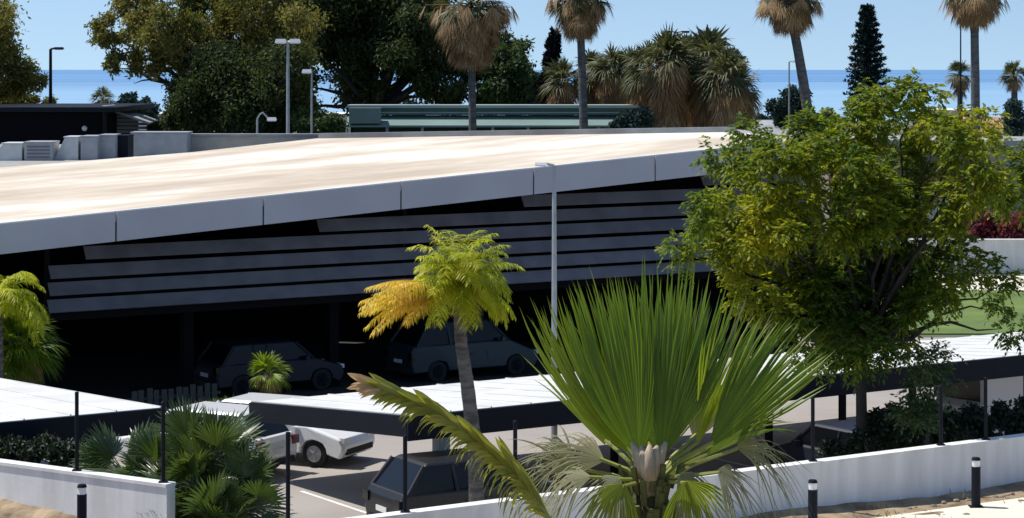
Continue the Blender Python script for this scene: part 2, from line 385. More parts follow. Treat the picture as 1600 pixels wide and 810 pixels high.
# ------------------------------------------------------------------ terrain, sea
mb = MB()
prof = [(-60, 0), (0, 0), (150, 0), (230, -4), (420, -16), (900, -26), (1750, -30.5)]
for i in range(len(prof) - 1):
    (y0, z0), (y1, z1) = prof[i], prof[i + 1]
    mb.add([(-900, y0, z0 - .02), (900, y0, z0 - .02), (900, y1, z1 - .02), (-900, y1, z1 - .02)], [(0, 1, 2, 3)])
struct('ground', mb, M_GROUND)
mb = MB(); mb.add([(-30000, 1500, -30), (30000, 1500, -30), (30000, 58000, -30), (-30000, 58000, -30)], [(0, 1, 2, 3)])
def sea_mat():
    m = bpy.data.materials.new('sea_water'); m.use_nodes = True; t = m.node_tree; n = t.nodes; l = t.links
    b = n['Principled BSDF']; b.inputs['Roughness'].default_value = 0.35; b.inputs['IOR'].default_value = 1.33
    tc = n.new('ShaderNodeTexCoord'); mp = n.new('ShaderNodeMapping'); mp.inputs['Scale'].default_value = (0.00012, 0.0006, 1)
    l.new(tc.outputs['Object'], mp.inputs[0]); nz = n.new('ShaderNodeTexNoise'); nz.inputs['Scale'].default_value = 1.6; nz.inputs['Detail'].default_value = 3
    l.new(mp.outputs[0], nz.inputs[0]); cr = n.new('ShaderNodeValToRGB')
    cr.color_ramp.elements[0].position = .4; cr.color_ramp.elements[1].position = .62
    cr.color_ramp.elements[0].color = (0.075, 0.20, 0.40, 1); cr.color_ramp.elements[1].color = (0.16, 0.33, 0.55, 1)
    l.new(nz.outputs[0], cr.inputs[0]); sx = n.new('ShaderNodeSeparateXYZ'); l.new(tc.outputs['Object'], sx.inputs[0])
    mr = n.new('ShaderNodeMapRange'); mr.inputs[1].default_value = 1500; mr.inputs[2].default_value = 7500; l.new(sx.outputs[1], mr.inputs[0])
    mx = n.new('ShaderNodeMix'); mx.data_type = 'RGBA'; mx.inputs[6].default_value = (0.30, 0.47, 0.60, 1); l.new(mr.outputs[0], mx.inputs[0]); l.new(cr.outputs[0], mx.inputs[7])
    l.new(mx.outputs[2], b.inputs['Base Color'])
    w2 = n.new('ShaderNodeTexNoise'); w2.inputs['Scale'].default_value = 0.05; w2.inputs['Detail'].default_value = 5; l.new(tc.outputs['Object'], w2.inputs[0])
    bp = n.new('ShaderNodeBump'); bp.inputs['Strength'].default_value = .5; bp.inputs['Distance'].default_value = 3; l.new(w2.outputs[0], bp.inputs['Height']); l.new(bp.outputs[0], b.inputs['Normal'])
    return m
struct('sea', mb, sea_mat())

U = Vector((0.835, 0.55, 0)).normalized(); V = Vector((-U.y, U.x, 0))
# car park pavement
mb = MB(); mb.prism([(-40, 30), (40, 30), (40, 79), (-40, 79)], -.3, .004); struct('pavement', mb, M_PAVE)
# parking bay lines under the canopies and along the lane
mb = MB()
for k in range(-6, 14):
    a = Vector((-2.1, 46.3, 0)) + U * (k * 2.6)
    b = a + V * 4.8
    s_ = U * .05
    mb.add([(*(a - s_).xy, .008), (*(a + s_).xy, .008), (*(b + s_).xy, .008), (*(b - s_).xy, .008)], [(0, 1, 2, 3)])
struct('bay_lines', mb, M_WHITE)
# raised terrain outside the perimeter wall
WT = 2.2
W1a = Vector((-14.0, 44.65)); W1b = Vector((-6.0, 39.4)); W1c = Vector((-5.12, 34.5))
def w2(X): return Vector((X, 36.5 + .65 * (X + 2.3)))
W2b = w2(26)
W1z = W1a + (W1a - W1b) * 1.2
mb = MB()
poly = [(-60, -40), (60, -40), (60, 55), (W2b.x, W2b.y), (W1c.x, W1c.y), (W1b.x, W1b.y), (W1z.x, W1z.y), (-60, 60)]
mb.prism([(x, y) for x, y in poly], -.5, 1.2); struct('verge_soil', mb, M_SOIL)
# uneven earth bank at the wall foot
def bank(pts, name, hgt, wid):
    mb = MB(); N = 60; K = 8; vs = []
    for i in range(N + 1):
        t = i / N; a = Vector(pts[0]).lerp(Vector(pts[1]), t); nrm = Vector(pts[2])
        for j in range(K + 1):
            s = j / K; z = 1.204 + hgt(t) * (1 - s) ** 1.3 + R.uniform(-.035, .05) * (0 < j < K)
            q = a + nrm * s * wid; vs.append((q.x, q.y, z if j < K else 1.19))
    mb.add(vs, [(i * (K + 1) + j, i * (K + 1) + j + 1, (i + 1) * (K + 1) + j + 1, (i + 1) * (K + 1) + j) for i in range(N) for j in range(K)])
    struct(name, mb, M_SOIL)
bank((w2(-4), w2(22), Vector((U.y, -U.x))), 'soil_bank', lambda t: .12 + .08 * math.sin(t * 23), 1.7)
nl1 = (W1b - W1a).normalized(); bank((W1a, W1b, Vector((nl1.y, -nl1.x)) ), 'soil_bank', lambda t: .62 * max(0, 1 - t * 1.0) ** .7, 2.2)
# pale path at lower right
mb = MB(); a = Vector((7.1, 41.35)); b = Vector((9.8, 43.0)); d = (b - a).normalized(); nn = Vector((d.y, -d.x))
a2 = a - d * 9; b2 = b + d * 25
mb.prism([tuple(a2 + nn * 4), tuple(b2 + nn * 4), tuple(b2), tuple(a2)], 1.0, 1.26); struct('path', mb, M_PATH)
# lawn and drive at the far right
mb = MB(); mb.prism([(13, 80), (40, 80), (40, 95.5), (13, 95.5)], -.2, .03); struct('lawn', mb, M_LAWN)
mb = MB(); mb.prism([(12, 95.5), (45, 95.5), (45, 102), (12, 102)], -.2, .04); struct('footpath', mb, M_PATH)

# ------------------------------------------------------------------ perimeter wall (one thing each run)
def wall_run(a, b, name, label, th=.22, z0=0.0, z1=WT, cap=True):
    a = Vector((*a, 0)); b = Vector((*b, 0))
    t = thing(name, label, 'wall', (a.x, a.y, 0))
    m1 = MB(); m1.beam(a + Vector((0, 0, (z0 + z1 - .06) / 2)), b + Vector((0, 0, (z0 + z1 - .06) / 2)), th, z1 - .06 - z0); m1.build('wall_body', M_WHITE, t)
    m2 = MB(); m2.beam(a + Vector((0, 0, z1 - .029)), b + Vector((0, 0, z1 - .029)), th + .05, .058); m2.build('coping', M_WHITE, t)
wall_run(W1z, W1b, 'perimeter_wall', 'low white rendered wall at lower left with bollard in front')
mb = MB(); a = Vector((W1b.x + .1, W1b.y - .15, .6)); b = Vector((W1c.x + .1, W1c.y, .6)); mb.beam(a, b, .2, 1.3); struct('kerb', mb, M_GREYWALL)
wall_run(w2(-5.1), w2(24), 'perimeter_wall', 'long white rendered wall rising to lower right above dry soil')

def post(px, Dxy, top_y, zb, label):
    p = Vector(Dxy); D = p.y
    zt = EYE - (top_y - HOR) / F * D
    m = MB(); m.tube([(p.x, p.y, zb), (p.x, p.y, zt)], .036, 8); m.tube([(p.x, p.y, zt), (p.x, p.y, zt + .03)], [.045, .03], 8)
    m.box((p.x, p.y, zb + .012), (.15, .15, .022))
    tag(m.build('fence_post', M_DARKMETAL), label, 'fence post', 'fence posts on the perimeter wall')
def on1(px):
    k = (px - 800) / F; d = W1b - W1a; # X = k D
    t = (k * W1a.y - W1a.x) / (d.x - k * d.y); return W1a + d * t
def on2(px):
    k = (px - 800) / F; D = (36.5 + .65 * 2.3) / (1 - .65 * k); return Vector((k * D, D))
post(120, on1(120), 615, WT, 'dark post on the left white wall, in front of the left carport roof')
post(255, on1(255), 630, WT, 'dark post at the right end of the left white wall, against the shrub')
post(450, on2(450), 678, WT, 'grey-green post rising beside the fan palm shrub, right of it')
post(633, on2(633), 683, WT, 'thin dark post in front of the black car left of the grey column')
post(805, on2(805), 660, WT, 'thin dark post between the drooping frond and the big fan leaf')
post(1270, on2(1270), 622, WT, 'thin dark post right beside the big fan leaves')
post(1470, on2(1470), 605, WT, 'dark post on the right wall behind the leafy sapling')
post(1540, on2(1540), 592, WT, 'dark post on the right wall, in front of the white van')

# bollards
def bollard(px, top_y, D, label):
    p = P(px, top_y, D); t = thing('bollard', label, 'bollard', (p.x, p.y, 1.2), 'black bollard lights along the wall')
    m = MB(); m.tube([(p.x, p.y, 1.2), (p.x, p.y, p.z - .17)], .085, 14); m.box((p.x, p.y, 1.262), (.26, .26, .02)); m.build('shaft', M_DARKMETAL, t)
    m = MB(); m.tube([(p.x, p.y, p.z - .17), (p.x, p.y, p.z - .05)], .075, 14); m.build('lens', M_LENS, t)
    m = MB(); m.tube([(p.x, p.y, p.z - .05), (p.x, p.y, p.z)], [.088, .07], 14); m.build('cap', M_DARKMETAL, t)
bollard(128, 757, 38.9, 'black bollard with pale band in front of the left white wall')
bollard(1270, 750, 39.6, 'black bollard with pale band close to the big fan palm')
bollard(1525, 715, 42.1, 'black bollard with pale band standing on dry soil, the rightmost one')

# ------------------------------------------------------------------ main parking building
def roofz(x, y): return 5.44 + .0346 * (x + 13.2) + .0605 * (y - 58)
def fline(X, off=0.0): return Vector((X, 66.7 + .66 * X)) + V.xy * off
FL = fline(-19.5); FR = fline(10.05)
BR = Vector((7.7, 77.1)); BM = Vector((-6.9, 80.2)); B2 = Vector((-10.9, 76.5)); B3 = Vector((-16.8, 73.4)); BLx = Vector((-24.0, 68.5))
bld = thing('parking_building', 'long low parking building with pale stained sloping roof, grey fascia and dark louvres', 'building', (FL.x, FL.y, 0))
rp = [FL, FR, BR, BM, B2, B3, BLx]
mb = MB(); mb.prism([tuple(p) for p in rp], lambda x, y: roofz(x, y) - .22, roofz); mb.build('roof', M_ROOF, bld)
# fascia panels, joints where the photograph has them
def onf(px):
    k = (px - 800) / F; X = k * 66.7 / (1 - .66 * k); return X
jx = [-19.6, onf(-40), onf(180), onf(410), onf(625), onf(832), onf(1022), onf(1200), 10.15]
for a, b in zip(jx[:-1], jx[1:]):
    pa = fline(a + .022); pb = fline(b - .022)
    o1 = -V.xy * .06; o0 = -V.xy * .01
    za, zb = roofz(*pa) + .035, roofz(*pb) + .035
    vs = []
    for p, z in ((pa, za), (pb, zb)):
        h = .78 
        for o, zz in ((o1, z), (o1, z - h), (o0, z - h), (o0, z)): q = p + o; vs.append((q.x, q.y, zz))
    mb = MB(); mb.add(vs, [(0, 1, 5, 4), (1, 2, 6, 5), (2, 3, 7, 6), (3, 0, 4, 7), (3, 2, 1, 0), (4, 5, 6, 7)])
    mb.build('fascia_panel', M_FASCIA, bld)
# roof edge flashing strip on top (thin bright lip), and back parapet
mb = MB()
for p, q in ((FL, FR),):
    a = Vector((*(p + V.xy * .12), roofz(*p) + .03)); b = Vector((*(q + V.xy * .12), roofz(*q) + .03)); mb.beam(a, b, .2, .05)
mb.build('roof_edge', M_SHEET, bld)
mb = MB()
for p, q in ((BR, BM),):
    a = Vector((*p, roofz(*p) + .07)); b = Vector((*q, roofz(*q) + .07)); mb.beam(a, b, .25, .20)
mb.build('parapet', M_GREYWALL, bld)
mb = MB()
a = FR + V.xy * .2; b = BR; mb.beam((*a, roofz(*a) - .3), (*b, roofz(*b) - .3), .15, .75); mb.build('end_fascia', M_FASCIA, bld)
# louvre rows
def lline(px):
    k = (px - 800) / F; X = k * 68.5 / (1 - .66 * k); return Vector((X, 68.5 + .66 * X))
rows = [(2.9, 78), (3.36, 79), (3.82, 80), (4.30, 135), (4.76, 500), (5.24, 820), (5.70, 1100)]
for z, px in rows:
    a = lline(px); b = lline(1262)
    m = MB(); vs = []
    for p in (a, b):
        for off, dz in ((0, .02), (.03, 0), (.22, .33), (.19, .35)):   # inclined blade
            q = p + V.xy * off; vs.append((q.x, q.y, z + dz))
    m.add(vs, [(0, 4, 7, 3), (0, 1, 5, 4), (1, 2, 6, 5), (2, 3, 7, 6), (0, 3, 2, 1), (4, 5, 6, 7)])
    m.build('louvre', M_LOUVER, bld)
# louvre support fins, columns, beam, walls, blackened to stand for interior shade
mb = MB(); i0 = lline(-60) + V.xy * .35
a = lline(-250) + V.xy * .45; b = lline(1262) + V.xy * .45
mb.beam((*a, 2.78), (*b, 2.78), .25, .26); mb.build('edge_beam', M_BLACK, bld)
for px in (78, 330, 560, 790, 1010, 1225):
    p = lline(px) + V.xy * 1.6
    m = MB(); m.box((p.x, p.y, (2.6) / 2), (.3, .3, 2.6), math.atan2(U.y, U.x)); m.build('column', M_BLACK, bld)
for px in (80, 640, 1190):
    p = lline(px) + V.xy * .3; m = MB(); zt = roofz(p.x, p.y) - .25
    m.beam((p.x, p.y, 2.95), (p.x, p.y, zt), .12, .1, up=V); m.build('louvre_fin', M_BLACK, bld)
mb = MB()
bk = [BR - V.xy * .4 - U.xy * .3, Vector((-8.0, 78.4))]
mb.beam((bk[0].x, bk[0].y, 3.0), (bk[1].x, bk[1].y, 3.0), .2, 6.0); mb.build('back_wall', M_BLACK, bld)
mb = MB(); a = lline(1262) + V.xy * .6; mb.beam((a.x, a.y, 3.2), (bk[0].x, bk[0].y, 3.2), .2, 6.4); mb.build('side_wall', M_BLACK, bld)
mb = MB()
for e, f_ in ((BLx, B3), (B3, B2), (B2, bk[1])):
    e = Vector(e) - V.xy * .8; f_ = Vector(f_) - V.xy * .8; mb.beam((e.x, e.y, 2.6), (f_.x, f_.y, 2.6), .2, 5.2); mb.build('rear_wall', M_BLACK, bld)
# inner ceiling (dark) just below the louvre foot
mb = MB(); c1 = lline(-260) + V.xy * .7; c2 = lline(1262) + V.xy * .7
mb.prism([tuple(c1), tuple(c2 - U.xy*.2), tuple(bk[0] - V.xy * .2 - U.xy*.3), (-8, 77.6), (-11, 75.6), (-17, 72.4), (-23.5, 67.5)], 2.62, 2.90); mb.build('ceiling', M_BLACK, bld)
# soffit behind the fascia, its shadow put into the black colour
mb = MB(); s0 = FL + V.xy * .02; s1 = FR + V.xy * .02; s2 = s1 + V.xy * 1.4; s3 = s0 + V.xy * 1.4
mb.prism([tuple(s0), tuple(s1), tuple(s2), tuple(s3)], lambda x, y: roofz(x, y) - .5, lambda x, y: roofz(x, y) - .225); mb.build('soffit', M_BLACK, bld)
mb = MB(); c1 = lline(-260) - V.xy * 1.0; c2 = lline(1290) - V.xy * 1.0
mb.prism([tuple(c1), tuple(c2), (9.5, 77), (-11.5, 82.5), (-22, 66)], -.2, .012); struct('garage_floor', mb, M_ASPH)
# pale picket fence deep inside
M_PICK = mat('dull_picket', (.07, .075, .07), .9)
pf = thing('picket_fence', 'row of dim pale pickets in the dark parking level behind the left carport', 'fence', tuple(P(265, 605, 64.5)))
pf.location.z = 0
m = MB()
for i in range(12):
    px = 205 + i * 11.5 + R.uniform(-1.5, 1.5); k = (px - 800) / F; X = k * 66.3 / (1 - .66 * k); D = 66.3 + .66 * X + .5
    m.box((X, D, .45), (.15, .05, .82 + R.uniform(-.1, .05)), math.atan2(U.y, U.x))
m.build('pickets', M_PICK, pf)
m = MB(); xs = []
for px in (195, 340): k = (px - 800) / F; X = k * 66.3 / (1 - .66 * k); xs.append((X, 66.3 + .66 * X + .56, .6))
m.beam(xs[0], xs[1], .05, .08); m.build('rail', M_PICK, pf)

# ------------------------------------------------------------------ carports
def carport(name, label, A, length, depth, zf, zb, uvec, vvec, posts, fh=.5):
    A = Vector(A); u = Vector(uvec); v = Vector(vvec)
    t = thing(name, label, 'carport', (A.x, A.y, 0))
    c = [A, A + u * length, A + u * length + v * depth, A + v * depth]; zz = [zf, zf, zb, zb]
    vs = [(p.x, p.y, z) for p, z in zip(c, zz)] + [(p.x, p.y, z - .07) for p, z in zip(c, zz)]
    m = MB(); m.add(vs, [(0, 1, 2, 3), (7, 6, 5, 4), (0, 4, 5, 1), (1, 5, 6, 2), (2, 6, 7, 3), (3, 7, 4, 0)]); m.build('roof_sheet', M_SHEET, t)
    m = MB()
    n = int(length / 1.0)
    for i in range(n + 1):
        p = A + u * (length * i / n); q = p + v * depth; m.beam((p.x, p.y, zf + .012), (q.x, q.y, zb + .012), .03, .025)
    m.build('roof_seams', M_SHEET, t)
    o = .045
    def fas(p, q, zp, zq, hh, nm='fascia'):
        m = MB(); p = Vector((*p, zp - hh / 2 - .012)); q = Vector((*q, zq - hh / 2 - .012)); m.beam(p, q, .06, hh); m.build(nm, M_DARKMETAL, t)
    fas(c[0] - v * o - u * .07, c[1] - v * o, zf, zf, fh)
    fas(c[0] - u * o, c[3] - u * o, zf, zb, fh * .85)
    fas(c[3] + v * o, c[2] + v * o, zb, zb, .2)
    for (s, dv, wd, mm) in posts:
        p = A + u * s + v * dv; z = zf + (zb - zf) * dv / depth - .08
        m = MB(); m.box((p.x, p.y, z / 2), (wd, wd, z), math.atan2(u.y, u.x)); m.build('post', mm, t)
    nb = max(2, int(length / 4))
    for i in range(nb + 1):
        p = A + u * (.12 + (length - .24) * i / nb) + v * .08; q = p + v * (depth - .16); 
        m = MB(); m.beam((p.x, p.y, zf - .17), (q.x, q.y, zb - .17), .1, .18); m.build('beam', M_DARKMETAL, t)
    return t
u2 = U.xy; v2 = V.xy
carport('carport', 'long white-roofed carport with dark fascia running to the right edge behind the palms', (-2.1, 45.8), 26, 7.1, 2.4, 1.80, u2, v2,
        [(.95, .3, .27, M_GREYMETAL), (7.5, 3.2, .14, M_DARKMETAL), (12.2, 3.2, .14, M_DARKMETAL), (14.6, 3.2, .14, M_DARKMETAL), (17.0, 3.2, .14, M_DARKMETAL), (20.5, 3.2, .14, M_DARKMETAL)])
A1 = Vector((-7.35, 46.9)) - u2 * 12
carport('carport', 'white-roofed carport with dark fascia at the left edge behind the left white wall', A1, 12, 9.5, 2.4, 1.9, u2, v2, [])
# its posts sit at the rear only
# (one post pair, in the shade)

# ------------------------------------------------------------------ cars
def car(name, label, cat, paintm, loc, heading, L=4.2, W=1.78, H=1.48, belt=.92, hood=.98, roof=(-.36, .12), rear=-.47, front=.26, wb=.62, wr=.32, van=False, group=None, dark=False):
    """x forward; profile built from fractions of length"""
    t = thing(name, label, cat, loc, group, rz=heading)
    hl = L / 2; fw = wb * L * .5; ar = wr + .05; zb = .22
    # lower body side profile with wheel arches (ccw from rear bottom)
    pts = [(-hl + .05, zb + .08)]
    for cx in (-fw, fw):
        for k in range(9):
            a = math.pi - math.pi * k / 8; pts.append((cx + ar * math.cos(a), max(zb, wr + ar * math.sin(a) * .98)))
    pts += [(hl - .12, zb), (hl - .01, zb + .18), (hl, .52), (hl - .08, .70), (front * L + .1 if not van else hl - .4, hood if van else hood - .03), (front * L, hood), (front * L * .3, belt + .06), (rear * L * .5, belt + .05), (-hl + .12, belt + .04), (-hl + .02, belt - .12), (-hl, .55), (-hl + .02, zb + .25)]
    n = len(pts); vs = []; m = MB()
    def wf(x, z):   # half width at x,z
        e = abs(x) / hl; k = W / 2 * (1 - .10 * max(0, (e - .6) / .4) ** 2)
        if z > .75: k -= (z - .75) * .16
        if z < .35: k -= (.35 - z) * .25
        return k
    layers = [(-1, .0), (-1, .06), (1, .06), (1, .0)]
    for sg, ins in layers:
        for x, z in pts:
            if ins == 0.0:   # outer flank slightly inset copy => bevel
                cx_ = x * (1 - .02); cz = z if z < .6 else z - .035
                vs.append((cx_, sg * wf(x, z), cz))
            else: vs.append((x, sg * (wf(x, z) - ins), z))
    f = [tuple(range(n)), tuple(range(3 * n, 4 * n))[::-1]]
    for a in range(3):
        f += [(a * n + i, (a + 1) * n + i, (a + 1) * n + (i + 1) % n, a * n + (i + 1) % n) for i in range(n)]
    m.add(vs, f); body = m.build('body', paintm, t, world=False)
    bv = body.modifiers.new('soft', 'BEVEL'); bv.width = .05; bv.segments = 3; bv.limit_method = 'ANGLE'; bv.angle_limit = math.radians(22); bv.harden_normals = True
    body.data.polygons.foreach_set('use_smooth', [True] * len(body.data.polygons))
    # cabin
    r0, r1 = roof[0] * L, roof[1] * L; b0, b1 = rear * L + .06, front * L
    yb, yt = wf(0, belt) - .03, wf(0, belt) - .03 - (H - belt) * .25
    c = MB()
    lo = [(b0, -yb * .95), (b1, -yb * .96), (b1, yb * .96), (b0, yb * .95)]; hi = [(r0, -yt), (r1, -yt), (r1, yt), (r0, yt)]
    md = H - .05
    c.add([(x, y, belt) for x, y in lo] + [(x, y, md) for x, y in hi], [(0, 1, 5, 4), (1, 2, 6, 5), (2, 3, 7, 6), (3, 0, 4, 7), (4, 5, 6, 7)])
    c.build('cabin_glass', M_GLASS, t, world=False)
    c = MB(); c.add([(x * 1.005, y * 1.01, md - .01) for x, y in hi] + [(x * .93, y * .88, H + .015) for x, y in hi], [(0, 1, 5, 4), (1, 2, 6, 5), (2, 3, 7, 6), (3, 0, 4, 7), (4, 5, 6, 7), (3, 2, 1, 0)])
    rf = c.build('roof', paintm, t, world=False); bv = rf.modifiers.new('soft', 'BEVEL'); bv.width = .06; bv.segments = 3; bv.harden_normals = True
    rf.data.polygons.foreach_set('use_smooth', [True] * len(rf.data.polygons))
    for a, b in zip(lo, hi): c = MB(); c.tube([(a[0], a[1], belt), (b[0], b[1], md + .01)], .045, 6); c.build('pillar', paintm, t, world=False)
    for sg in (-1, 1):
        for fr in (.0, .42):
            xx = (r0 + r1) / 2 - fr * .5 * (r1 - r0) * (1 if fr else 0) + .1; c = MB(); c.tube([(xx, sg * (yb - .005), belt), (xx - .05, sg * (yt + .005), md)], .035, 5); c.build('pillar', paintm, t, world=False)
    for cx in (-fw, fw):
        for sg in (-1, 1):
            y = sg * (W / 2 - .13); wm = MB()
            pr = [(wr, -.09), (wr, .09), (wr - .03, .105)]
            wm.tube([(cx, y - .1, wr), (cx, y - .085, wr), (cx, y + .085, wr), (cx, y + .1, wr)], [wr * .93, wr, wr, wr * .93], 22); w_ = wm.build('wheel', M_RUBBER, t, world=False)
            rm = MB(); yo = y + sg * .104
            rm.tube([(cx, yo - .012 * sg, wr), (cx, yo, wr)], wr * .62, 16)
            for k in range(5):
                a = 2 * math.pi * k / 5; rm.beam((cx, yo, wr), (cx + math.cos(a) * wr * .6, yo, wr + math.sin(a) * wr * .6), .03, .05, up=Vector((0, 1, 0)))
            rm.build('rim', M_STEEL if not dark else M_DARKMETAL, w_, world=False)
    for sg in (-1, 1):
        m = MB(); m.box((-hl + .03, sg * (W / 2 - .20), .80), (.10, .24, .20)); m.build('tail_light', M_GLASS if dark else M_RED, t, world=False)
        m = MB(); m.box((hl - .085, sg * (W / 2 - .27), .66), (.16, .30, .12)); m.build('headlight', M_LENS, t, world=False)
        m = MB(); m.box((b1 - .35, sg * (W / 2 + .07), belt + .10), (.12, .16, .12)); m.build('mirror', paintm, t, world=False)
        m = MB(); m.beam((-.05, sg * (wf(0, .8) + .01), .80), (-.25, sg * (wf(0, .8) + .01), .80), .02, .03); m.build('door_handle', paintm, t, world=False)
    for sg in (-1, 1):      # shut lines of the doors
        for xx in (-.30 * L * .5, .16 * L * .5):
            m = MB(); m.beam((xx, sg * (wf(xx, .6) + .001), .36), (xx - .03, sg * (wf(xx, .85) + .001), .84), .004, .012, up=Vector((1, 0, 0))); m.build('door_gap', M_RUBBER, t, world=False)
    m = MB(); m.box((-hl - .004, 0, .62), (.02, .46, .11)); m.build('number_plate', M_LENS, t, world=False)
    for cc in ((-hl + .01, 0, .36), (hl - .03, 0, .38)): m = MB(); m.box(cc, (.06, W * .72, .14)); m.build('bumper_trim', M_RUBBER, t, world=False)
    return t

P_WHITE = paint('white_paint', (0.80, 0.81, 0.83)); P_BLACK = paint('black_paint', (0.006, 0.006, 0.008), 0, .45, .15); P_TEAL = paint('dark_teal_paint', (0.010, 0.028, 0.036), .1, .45, .1)
P_NAVY = paint('navy_paint', (0.005, 0.008, 0.020), .0, .55, .0); P_GREY = paint('grey_paint', (0.10, 0.10, 0.11), .3); P_VAN = paint('off_white_paint', (0.60, 0.60, 0.60))
hd = lambda v: math.atan2(v.y, v.x)
car('parked_car', 'white hatchback with nose towards the lane, front wheel showing right of the other white car', 'car', P_WHITE, (-5.5, 54.6, .005), math.radians(-25), L=4.1, H=1.42)
car('parked_car', 'white car seen from its rear corner, half hidden by the fan palm shrub', 'car', P_WHITE, (-7.25, 53.0, .005), math.radians(151), L=4.2, H=1.50)
car('parked_car', 'black car under the carport beside the grey column, nose hidden by the palm', 'car', P_BLACK, (GX(742, 46.4), 46.2, .005), math.radians(30), L=4.3, W=1.8, H=1.56, belt=.98, hood=1.0, dark=True)
car('parked_car', 'dark teal off-roader parked inside the building behind the yellow palm trunk', 'car', P_TEAL, (GX(722, 69.0), 69.2, .012), hd(U), L=4.6, W=1.85, H=1.76, belt=1.08, hood=1.12, dark=True)
car('parked_car', 'dark blue car parked inside the building behind the small green palm', 'car', P_NAVY, (GX(420, 65.9), 66.0, .012), hd(U), L=4.2, W=1.8, H=1.5, dark=True)
car('parked_car', 'grey-blue car parked in shade under the carport beside the dark tree trunk', 'car', P_NAVY, (GX(1325, 50.9), 50.6, .005), hd(V), L=4.2, H=1.46, dark=True)
car('parked_car', 'dark grey car in deep shade under the carport right of the tree trunk', 'car', P_GREY, (GX(1425, 50.0), 51.6, .005), hd(V), L=4.2, H=1.46, dark=True)
van_ = car('parked_van', 'off-white van with dark side window parked under the right carport roof', 'van', P_VAN, (GX(1606, 57.6), 58.2, .005), hd(U), L=4.8, W=1.9, H=1.85, belt=1.05, hood=1.12, van=True, roof=(-.46, .28), front=.42)
for sg in (-1, 1):
    m = MB(); m.box((-1.60, sg * .83, 1.40), (1.35, .16, .72)); m.build('side_panel', P_VAN, van_, world=False)

# ------------------------------------------------------------------ street lamps
def lamp(label, px, top_y, D, ground, arms, r=.06, cat='street lamp', head=(.55, .22, .09), mt=None, curved=False):
    p = P(px, top_y, D); t = thing('street_lamp', label, cat, (p.x, p.y, ground), 'street lamps')
    mt = mt or M_GREYMETAL
    m = MB(); m.tube([(p.x, p.y, ground), (p.x, p.y, p.z)], [r * 1.4, r * .8], 10); m.build('pole', mt, t)
    for a in arms:
        m = MB(); e = p + Vector((a, 0, .05 if not curved else -.05))
        if curved:
            q = [p + Vector((a * k, 0, .25 * math.sin(math.pi * min(k * 1.1, 1)))) for k in (0, .25, .5, .75, 1)]; m.tube(q, r * .7, 6); e = q[-1]
        else: m.tube([p, e], r * .6, 6)
        m.build('arm', mt, t)
        m = MB(); c = e + Vector((math.copysign(head[0] / 2, a) * .7, 0, 0)); m.box(c, head, top=(.8, .7)); m.box(c - Vector((0, 0, head[2] / 2 + .02)), (head[0] * .8, head[1] * .7, .035)); m.build('lamp_head', M_LENS if mt is M_GREYMETAL else mt, t)
    return t
lamp('thin dark street lamp with one arm beside the left edge trees, against the sky', 79, 77, 112, 0, [.25], .09, head=(.5, .2, .1), mt=M_DARKMETAL)
lamp('pale double-headed street lamp in front of the large gum tree', 450, 66, 93, 0, [.12, -.12], .075, head=(.5, .3, .16))
lamp('single street lamp with white head in the gap between the gum trees', 487, 113, 98, 0, [-.05], .05, head=(.45, .3, .15))
lamp('small curved-arm lamp in front of the gum trunk, just above the roof edge', 402, 186, 90, 0, [.45], .05, head=(.4, .25, .12), curved=True)
lamp('dark double-headed lamp rising over the dry fan palm thicket', 1058, 51, 125, 0, [.3, -.3], .05, head=(.5, .2, .08), mt=M_DARKMETAL)
lamp('thin street lamp left of the leaning palm trunk, before the sea', 1233, 97, 118, 0, [.2], .05, head=(.4, .2, .08))
lamp('very thin tall pole behind the right tall palm crown', 1501, 10, 140, 0, [.15], .05, head=(.3, .2, .1), mt=M_DARKMETAL)
lamp('grey lamp pole with short flat arm standing in front of the building fascia', 866, 259, 56.5, 0, [-.22], .062, head=(.34, .2, .06))

# ------------------------------------------------------------------ background buildings
# dark building, left
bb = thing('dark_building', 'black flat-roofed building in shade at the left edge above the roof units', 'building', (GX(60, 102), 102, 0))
m = MB(); x0 = -34; x1 = GX(158, 100); m.box(((x0 + x1) / 2, 105, 3.75), (x1 - x0, 10, 7.5)); m.build('wall', M_BLACK, bb)  # backlit facade: its shade is put into the near-black wall colour
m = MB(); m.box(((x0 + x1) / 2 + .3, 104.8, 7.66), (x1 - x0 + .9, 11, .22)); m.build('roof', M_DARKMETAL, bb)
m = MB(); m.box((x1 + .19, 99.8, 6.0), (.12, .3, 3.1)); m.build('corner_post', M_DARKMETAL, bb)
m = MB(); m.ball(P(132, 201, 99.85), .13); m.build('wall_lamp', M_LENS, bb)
# slatted lean-to
sl_ = thing('slatted_shed', 'small grey slatted shed with sloping roof right of the black building', 'shed', (GX(200, 104), 104, 0))
m = MB(); xa, xb = GX(168, 104), GX(232, 104)
for i in range(7):
    z = 9.5 - (170 + i * 6 - HOR) / F * 104; xr = xb if i > 3 else xa + (xb - xa) * (.35 + .16 * i)
    m.box(((xa + xr) / 2, 104, z), (xr - xa, .06, .13))
m.build('slats', M_GREYWALL, sl_)
m = MB(); m.box(((xa + xb) / 2, 106, 3.1), (xb - xa, 3, 6.2)); m.build('wall', M_DARKMETAL, sl_)
m = MB(); m.beam((xa, 104, 9.5 - (166 - HOR) / F * 104), (xb + .3, 104, 9.5 - (192 - HOR) / F * 104), 3.2, .1); m.build('roof', M_GREYWALL, sl_)
